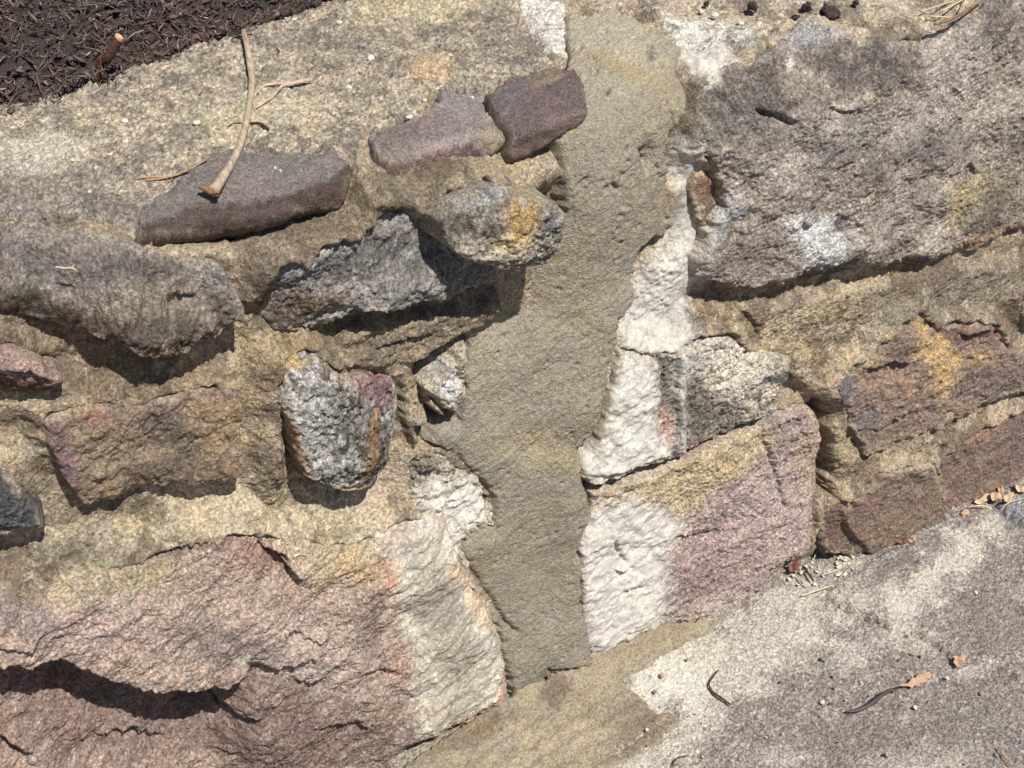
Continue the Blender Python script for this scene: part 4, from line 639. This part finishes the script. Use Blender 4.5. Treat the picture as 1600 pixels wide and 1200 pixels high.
for k, (pts, rr, lb, mt) in enumerate((
   ([(1252,931),(1278,922),(1303,914)], .0011, 'longest pale straw at the end of the paving joint', PALE), ([(1287,898),(1308,890),(1328,877)], .0008, 'pale straw nearest the squat brown block', PALE), ([(1246,899),(1254,908),(1264,916)], .0008, 'short pale straw touching the red leaf scrap', PALE),
   ([(1257,886),(1263,896),(1271,908)], .0014, 'short dark twig among the pale straws', DBARK), ([(1276,858),(1274,866),(1271,876)], .0006, 'tiny straw standing at the foot of the dark crack', PALE), ([(1310,905),(1322,893),(1333,884)], .0006, 'fine straw lying over crumbs by the brown block', PALE))):
    tubes('twig' if mt is DBARK else 'straw', [(on_ground(pts, [.006,.008,.007]), [rr*.8, rr, rr*.6], 50+k, .15)], mt, lb, 'twig' if mt is DBARK else 'straw', G)
tubes('leaf_stalk', [(on_ground([(1321,1112),(1332,1111),(1345,1108),(1362,1099),(1377,1087),(1390,1079),(1402,1079)], [.006,.006,.006,.007,.008,.008,.008]), [.0008,.0017,.0024,.0026,.0024,.0018,.0012], 60, .06)], POD, 'dark curved stalk ending at the tan lobed leaf', 'stalk')

# ------------------------------------------------------------------ fallen leaves
def leaf(name, outline, mat, label, z=.006, curl=.006, seed=0, group=None, thick=.0005):
    """outline in photo pixels on the paving; curled, two-sided, with a real thickness"""
    r = np.random.default_rng(seed); q = np.array([ground_pt(a, b)[:2] for a, b in outline]); n = len(q)
    t = np.linspace(0, n, n*5, endpoint=False); i = t.astype(int) % n; f = (t-t.astype(int))[:, None]; ring = q[i]*(1-f)+q[(i+1) % n]*f; c = ring.mean(0)
    rings = [c+(ring-c)*k for k in (1, .8, .6, .4, .2)]; P = np.concatenate(rings+[c[None]]); m = len(ring)
    ph = r.uniform(0, 6); R = np.abs(ring-c).max(); d = (P-c)/R; zz = z+curl*(d[:, 0]**2*.8+d[:, 1]**2*.6-.3*d[:, 0]*d[:, 1]*2)+curl*.35*np.sin(d[:, 0]*5+ph)*np.cos(d[:, 1]*4+ph)
    V = np.column_stack([P, zz]); nv = len(V); Vb = V-[0, 0, thick]; Fq = []; tr = []
    for k in range(4):
        for j in range(m): j2 = (j+1) % m; Fq.append((k*m+j, k*m+j2, (k+1)*m+j2, (k+1)*m+j)); Fq.append((nv+(k+1)*m+j, nv+(k+1)*m+j2, nv+k*m+j2, nv+k*m+j))
    for j in range(m):
        j2 = (j+1) % m; tr.append((4*m+j, 4*m+j2, nv-1)); tr.append((nv+4*m+j2, nv+4*m+j, 2*nv-1)); Fq.append((j2, j, nv+j, nv+j2))
    V = np.concatenate([V, Vb]); o = np.array([c[0], c[1], 0])
    return link(name, mesh_from(name, V-o, np.array(Fq), None, mat, np.array(tr)), None, o, label, 'leaf', group)
TANL = plain('tan_leaf', (184,154,122), .65, .22, 120, .3); REDL = plain('red_leaf', (116,76,68), .6, .35, 200, .3); DRYL = plain('dry_leaf', (200,174,140), .7, .2, 160)
leaf('leaf', [(1401,1082),(1412,1076),(1418,1072),(1424,1064),(1428,1066),(1434,1059),(1440,1061),(1450,1056),(1453,1062),(1451,1068),(1444,1068),(1446,1073),(1437,1073),(1434,1078),(1428,1076),(1424,1081),(1418,1078),(1408,1082)], TANL, 'tan lobed leaf at the tip of the dark curved stalk', .008, .005, 1)
leaf('leaf', [(1486,1031),(1492,1029),(1497,1031),(1503,1028),(1509,1031),(1506,1036),(1509,1040),(1500,1043),(1494,1048),(1490,1042),(1487,1044),(1489,1037)], plain('orange_leaf', (178,146,120), .6, .25, 160, .3), 'smaller orange-tan leaf scrap close to the paving joint', .006, .006, 2)
leaf('leaf', [(1227,889),(1233,890),(1236,886),(1248,885),(1250,890),(1246,895),(1249,900),(1240,899),(1236,902),(1229,901),(1232,895)], REDL, 'dark red leaf scrap at the foot of the pink boulder', .008, .008, 3)
leaf('leaf', [(1400,856),(1406,849),(1412,845),(1418,848),(1416,853),(1408,855)], REDL, 'dark red leaf scrap at the foot of the squat brown block', .005, .006, 4)
leaf('leaf', [(1416,851),(1422,846),(1430,843),(1429,848),(1424,852)], plain('amber_leaf', (180,142,104), .6, .2, 160, .3), 'tiny amber leaf scrap touching a dark red one', .005, .005, 5)
for k, (cx, cy, sx, sy, an, lb) in enumerate(((1533,786,15,7,-.5,'curled pale dry leaf nearest the rounded tan pebble'),(1553,784,13,10,.4,'broad pale dry leaf in the middle of the drift'),(1574,781,14,7,-.9,'narrow tan dry leaf beside the bluish paver corner'),(1592,771,14,9,.2,'pale dry leaf at the far end of the drift'),(1562,772,10,6,1.2,'small dry leaf propped against the long red-brown stone'))):
    q = np.random.default_rng(100+k); a = np.linspace(0, 2*pi, 11, endpoint=False)+q.normal(0, .12, 11); rad = q.uniform(.55, 1.1, 11)
    leaf('leaf', [(cx+sx*math.cos(t)*p*math.cos(an)-sy*math.sin(t)*p*math.sin(an), cy+(sx*math.cos(t)*p*math.sin(an)+sy*math.sin(t)*p*math.cos(an))*.8) for t, p in zip(a, rad)], (DRYL, TANL, DRYL)[k % 3], lb, .005+.003*(k % 2), .007, 60+k, 'dry leaves drifted against the wall')
for k, (pts, lb) in enumerate((([(1512,793),(1530,790),(1549,793)], 'thin pale straw in front of the drifted dry leaves'), ([(1566,792),(1580,784),(1598,779)], 'pale straw on top of the drifted dry leaves'))):
    tubes('straw', [(on_ground(pts, [.006,.012,.008]), [.0007,.0009,.0005], 80+k, .15)], PALE, lb, 'straw', 'straws in the leaf drift')

# ------------------------------------------------------------------ pebbles, crumbs and clods
def nugget(name, loc, size, mat, label, cat, group, seed, sq=(1, .8, .65), rough=.25):
    r = np.random.default_rng(seed); n = 18; m = 12; th = np.linspace(0, 2*pi, n, endpoint=False); ph = np.linspace(-1.35, 1.35, m)
    T, Pp = np.meshgrid(th, ph); d = np.stack([np.cos(T)*np.cos(Pp), np.sin(T)*np.cos(Pp), np.sin(Pp)], -1).reshape(-1, 3); rad = np.ones(len(d))
    for k in range(9): nrm = r.normal(size=3); nrm /= np.linalg.norm(nrm); cutd = r.uniform(.6, .95); rad = np.minimum(rad, cutd/np.maximum(d@nrm, .3))
    rad *= 1+rough*.4*r.normal(size=len(d)); V = d*rad[:, None]*np.array(sq)*size; an = r.uniform(0, 6.3); V = V@np.array([[cos(an), sin(an), 0], [-sin(an), cos(an), 0], [0, 0, 1]])
    i = np.arange(m-1)[:, None]*n; j = np.arange(n)[None]; Fq = np.stack([i+j, i+(j+1) % n, i+n+(j+1) % n, i+n+j], -1).reshape(-1, 4); A = len(V)
    V = np.concatenate([V, [[0, 0, V[:n, 2].mean()], [0, 0, V[-n:, 2].mean()]]]); tr = np.concatenate([np.stack([np.full(n, A), (np.arange(n)+1) % n, np.arange(n)], 1), np.stack([np.full(n, A+1), A-n+np.arange(n), A-n+(np.arange(n)+1) % n], 1)])
    return link(name, mesh_from(name, V, Fq, None, mat, tr), None, loc, label, cat, group)
CRUMB = plain('pale_crumb', (204,196,176), .9, .2, 400); PEBB = plain('tan_pebble', (178,150,118), .8, .2, 300); CLOD = plain('dark_clod', (62,52,50), .9, .4, 400); CHIP = plain('grey_chip', (124,126,132), .8, .3, 300); RUST = plain('rusty_chip', (148,132,118), .8, .3, 300)
for k, (px, py, s, mt) in enumerate(((580,90,8,0),(640,183,6,0),(545,137,6,0),(530,35,5,0),(635,78,5,0),(741,114,5,0),(773,112,5,0),(738,153,5,0),(268,110,5,0),(238,135,4,0),(286,138,4,0),(327,157,5,0),(195,190,7,0),(307,192,6,0),(90,202,5,0),(113,250,5,0),(663,157,4,0),(606,170,3,0),(586,134,3,0),(140,300,4,0),(650,180,4,0),(471,192,3,0),(430,262,4,0),(438,267,3,0),(519,249,3,0),(202,255,6,1),(167,188,4,1),(150,60,3,0))):
    if py < 100 and px < 300: continue
    p = wall_pt(px, py, .021 if not (400 < px < 525 and py > 240) else .028)[0]
    if mt == 0: nugget('mortar_crumb', p, s*.00062, CRUMB, 'small pale crumb lying loose on the mottled capping' if not (400 < px < 525 and py > 240) else 'small pale crumb lying loose on the flat grey slab', 'crumb', 'pale crumbs on the wall top' if not (400 < px < 525 and py > 240) else 'pale crumbs on the grey slab', 200+k)
    else: nugget('earth_crumb', p, s*.00065, RUST, 'reddish-brown crumb above the flat grey slab' if s == 6 else 'dark brown crumb among the pale ones on the capping', 'crumb', None, 200+k)
for k, (px, py, s, lb) in enumerate(((1175,10,8,'dark clod near the top of the white mortar patch'),(1262,10,9,'dark clod just above the peak of the massive boulder'),(1297,21,15,'largest dark crumbly clod on the wall top'),(1243,28,7,'dark clod nearest the boulder peak'),(1134,40,6,'small dark clod on the white mortar patch'),(1338,4,5,'small dark clod beyond the largest one'),(1104,6,5,'dark clod closest to the fresh mortar'))):
    nugget('earth_clod', ground_pt(px, py, ZTOP+.006), s*.00075, CLOD, lb, 'clod', 'dark clods on the wall top', 300+k, rough=.6)
for k, (px, py, s, lb) in enumerate(((1185,40,9,'biggest pale pebble on the white mortar patch'),(1218,38,8,'flat pale pebble under the dark clods'),(1157,36,6,'grey pebble beside a dark clod on the white patch'),(1117,24,7,'pale pebble at the edge of the fresh mortar'),(1095,18,5,'small pale pebble near the fresh mortar'),(1318,36,4,'small tan pebble below the largest clod'))):
    nugget('pebble', ground_pt(px, py, ZTOP+.005), s*.00066, CRUMB if k < 5 else PEBB, lb, 'pebble', 'pale pebbles on the wall top', 320+k)
nugget('pebble', ground_pt(1507, 801, .005), .0068, PEBB, 'rounded tan pebble by the dry leaves at the wall foot', 'pebble', None, 340, rough=.05)
r = np.random.default_rng(77)
for k in range(34):
    px = r.uniform(1225, 1335); py = 905-(px-1225)*.25+r.uniform(-16, 22)
    nugget('mortar_crumb', ground_pt(px, py, .003), r.uniform(.0012, .0035), CRUMB, 'grey-white crumb in the litter at the foot of the dark crack', 'crumb', 'mortar crumbs at the wall foot', 400+k)
for k, (px, py, s, mt, lb) in enumerate(((1286,1030,6,CHIP,'blue-grey chip on the dusty paving beside the pale patch'),(1303,1057,5,CHIP,'blue-grey chip above the dark curved stalk'),(1304,1075,4,CHIP,'dark chip closest to the pale round spot'),(1426,1022,6,RUST,'reddish chip just below the paving joint'),(1440,1025,4,RUST,'small reddish chip beside a larger one'),(1534,1083,5,RUST,'orange-brown chip right of the tan lobed leaf'),(1285,1097,5,CRUMB,'pale chip left of the dark curved stalk'),(1382,1181,5,CLOD,'black chip near the bottom of the paving'),(1557,1180,5,CHIP,'grey chip beside the reddish twig'),(1430,1105,5,CRUMB,'pale chip below the tan lobed leaf'),(1525,926,5,CRUMB,'pale chip on the upper paving slab'),(1480,1060,5,CRUMB,'pale chip between the two tan leaves'),(1035,1055,6,PEBB,'brown crumb of mortar on the pale dust patch'),(1024,1081,5,RUST,'orange-brown crumb at the edge of the wet smear'),(1011,1140,4,CRUMB,'white crumb on the wet mortar smear'),(1075,1030,4,PEBB,'tan crumb near the top of the pale dust patch'))):
    nugget('stone_chip', ground_pt(px, py, .004 if k < 12 else .006), s*.0006, mt, lb, 'chip', 'chips scattered on the paving', 500+k)
for k in range(60):
    px = r.uniform(960, 1600); py = r.uniform(1200-(px-700)*.46+40, 1200) if px > 1000 else r.uniform(1130, 1200)
    if py > 1198 or py < 830: continue
    nugget('grit_grain', ground_pt(px, py, .003), r.uniform(.0008, .0016), (CRUMB, CRUMB, CHIP, RUST, CLOD)[k % 5], 'tiny loose grain of grit on the paving', 'grit', 'grit grains on the paving', 700+k)
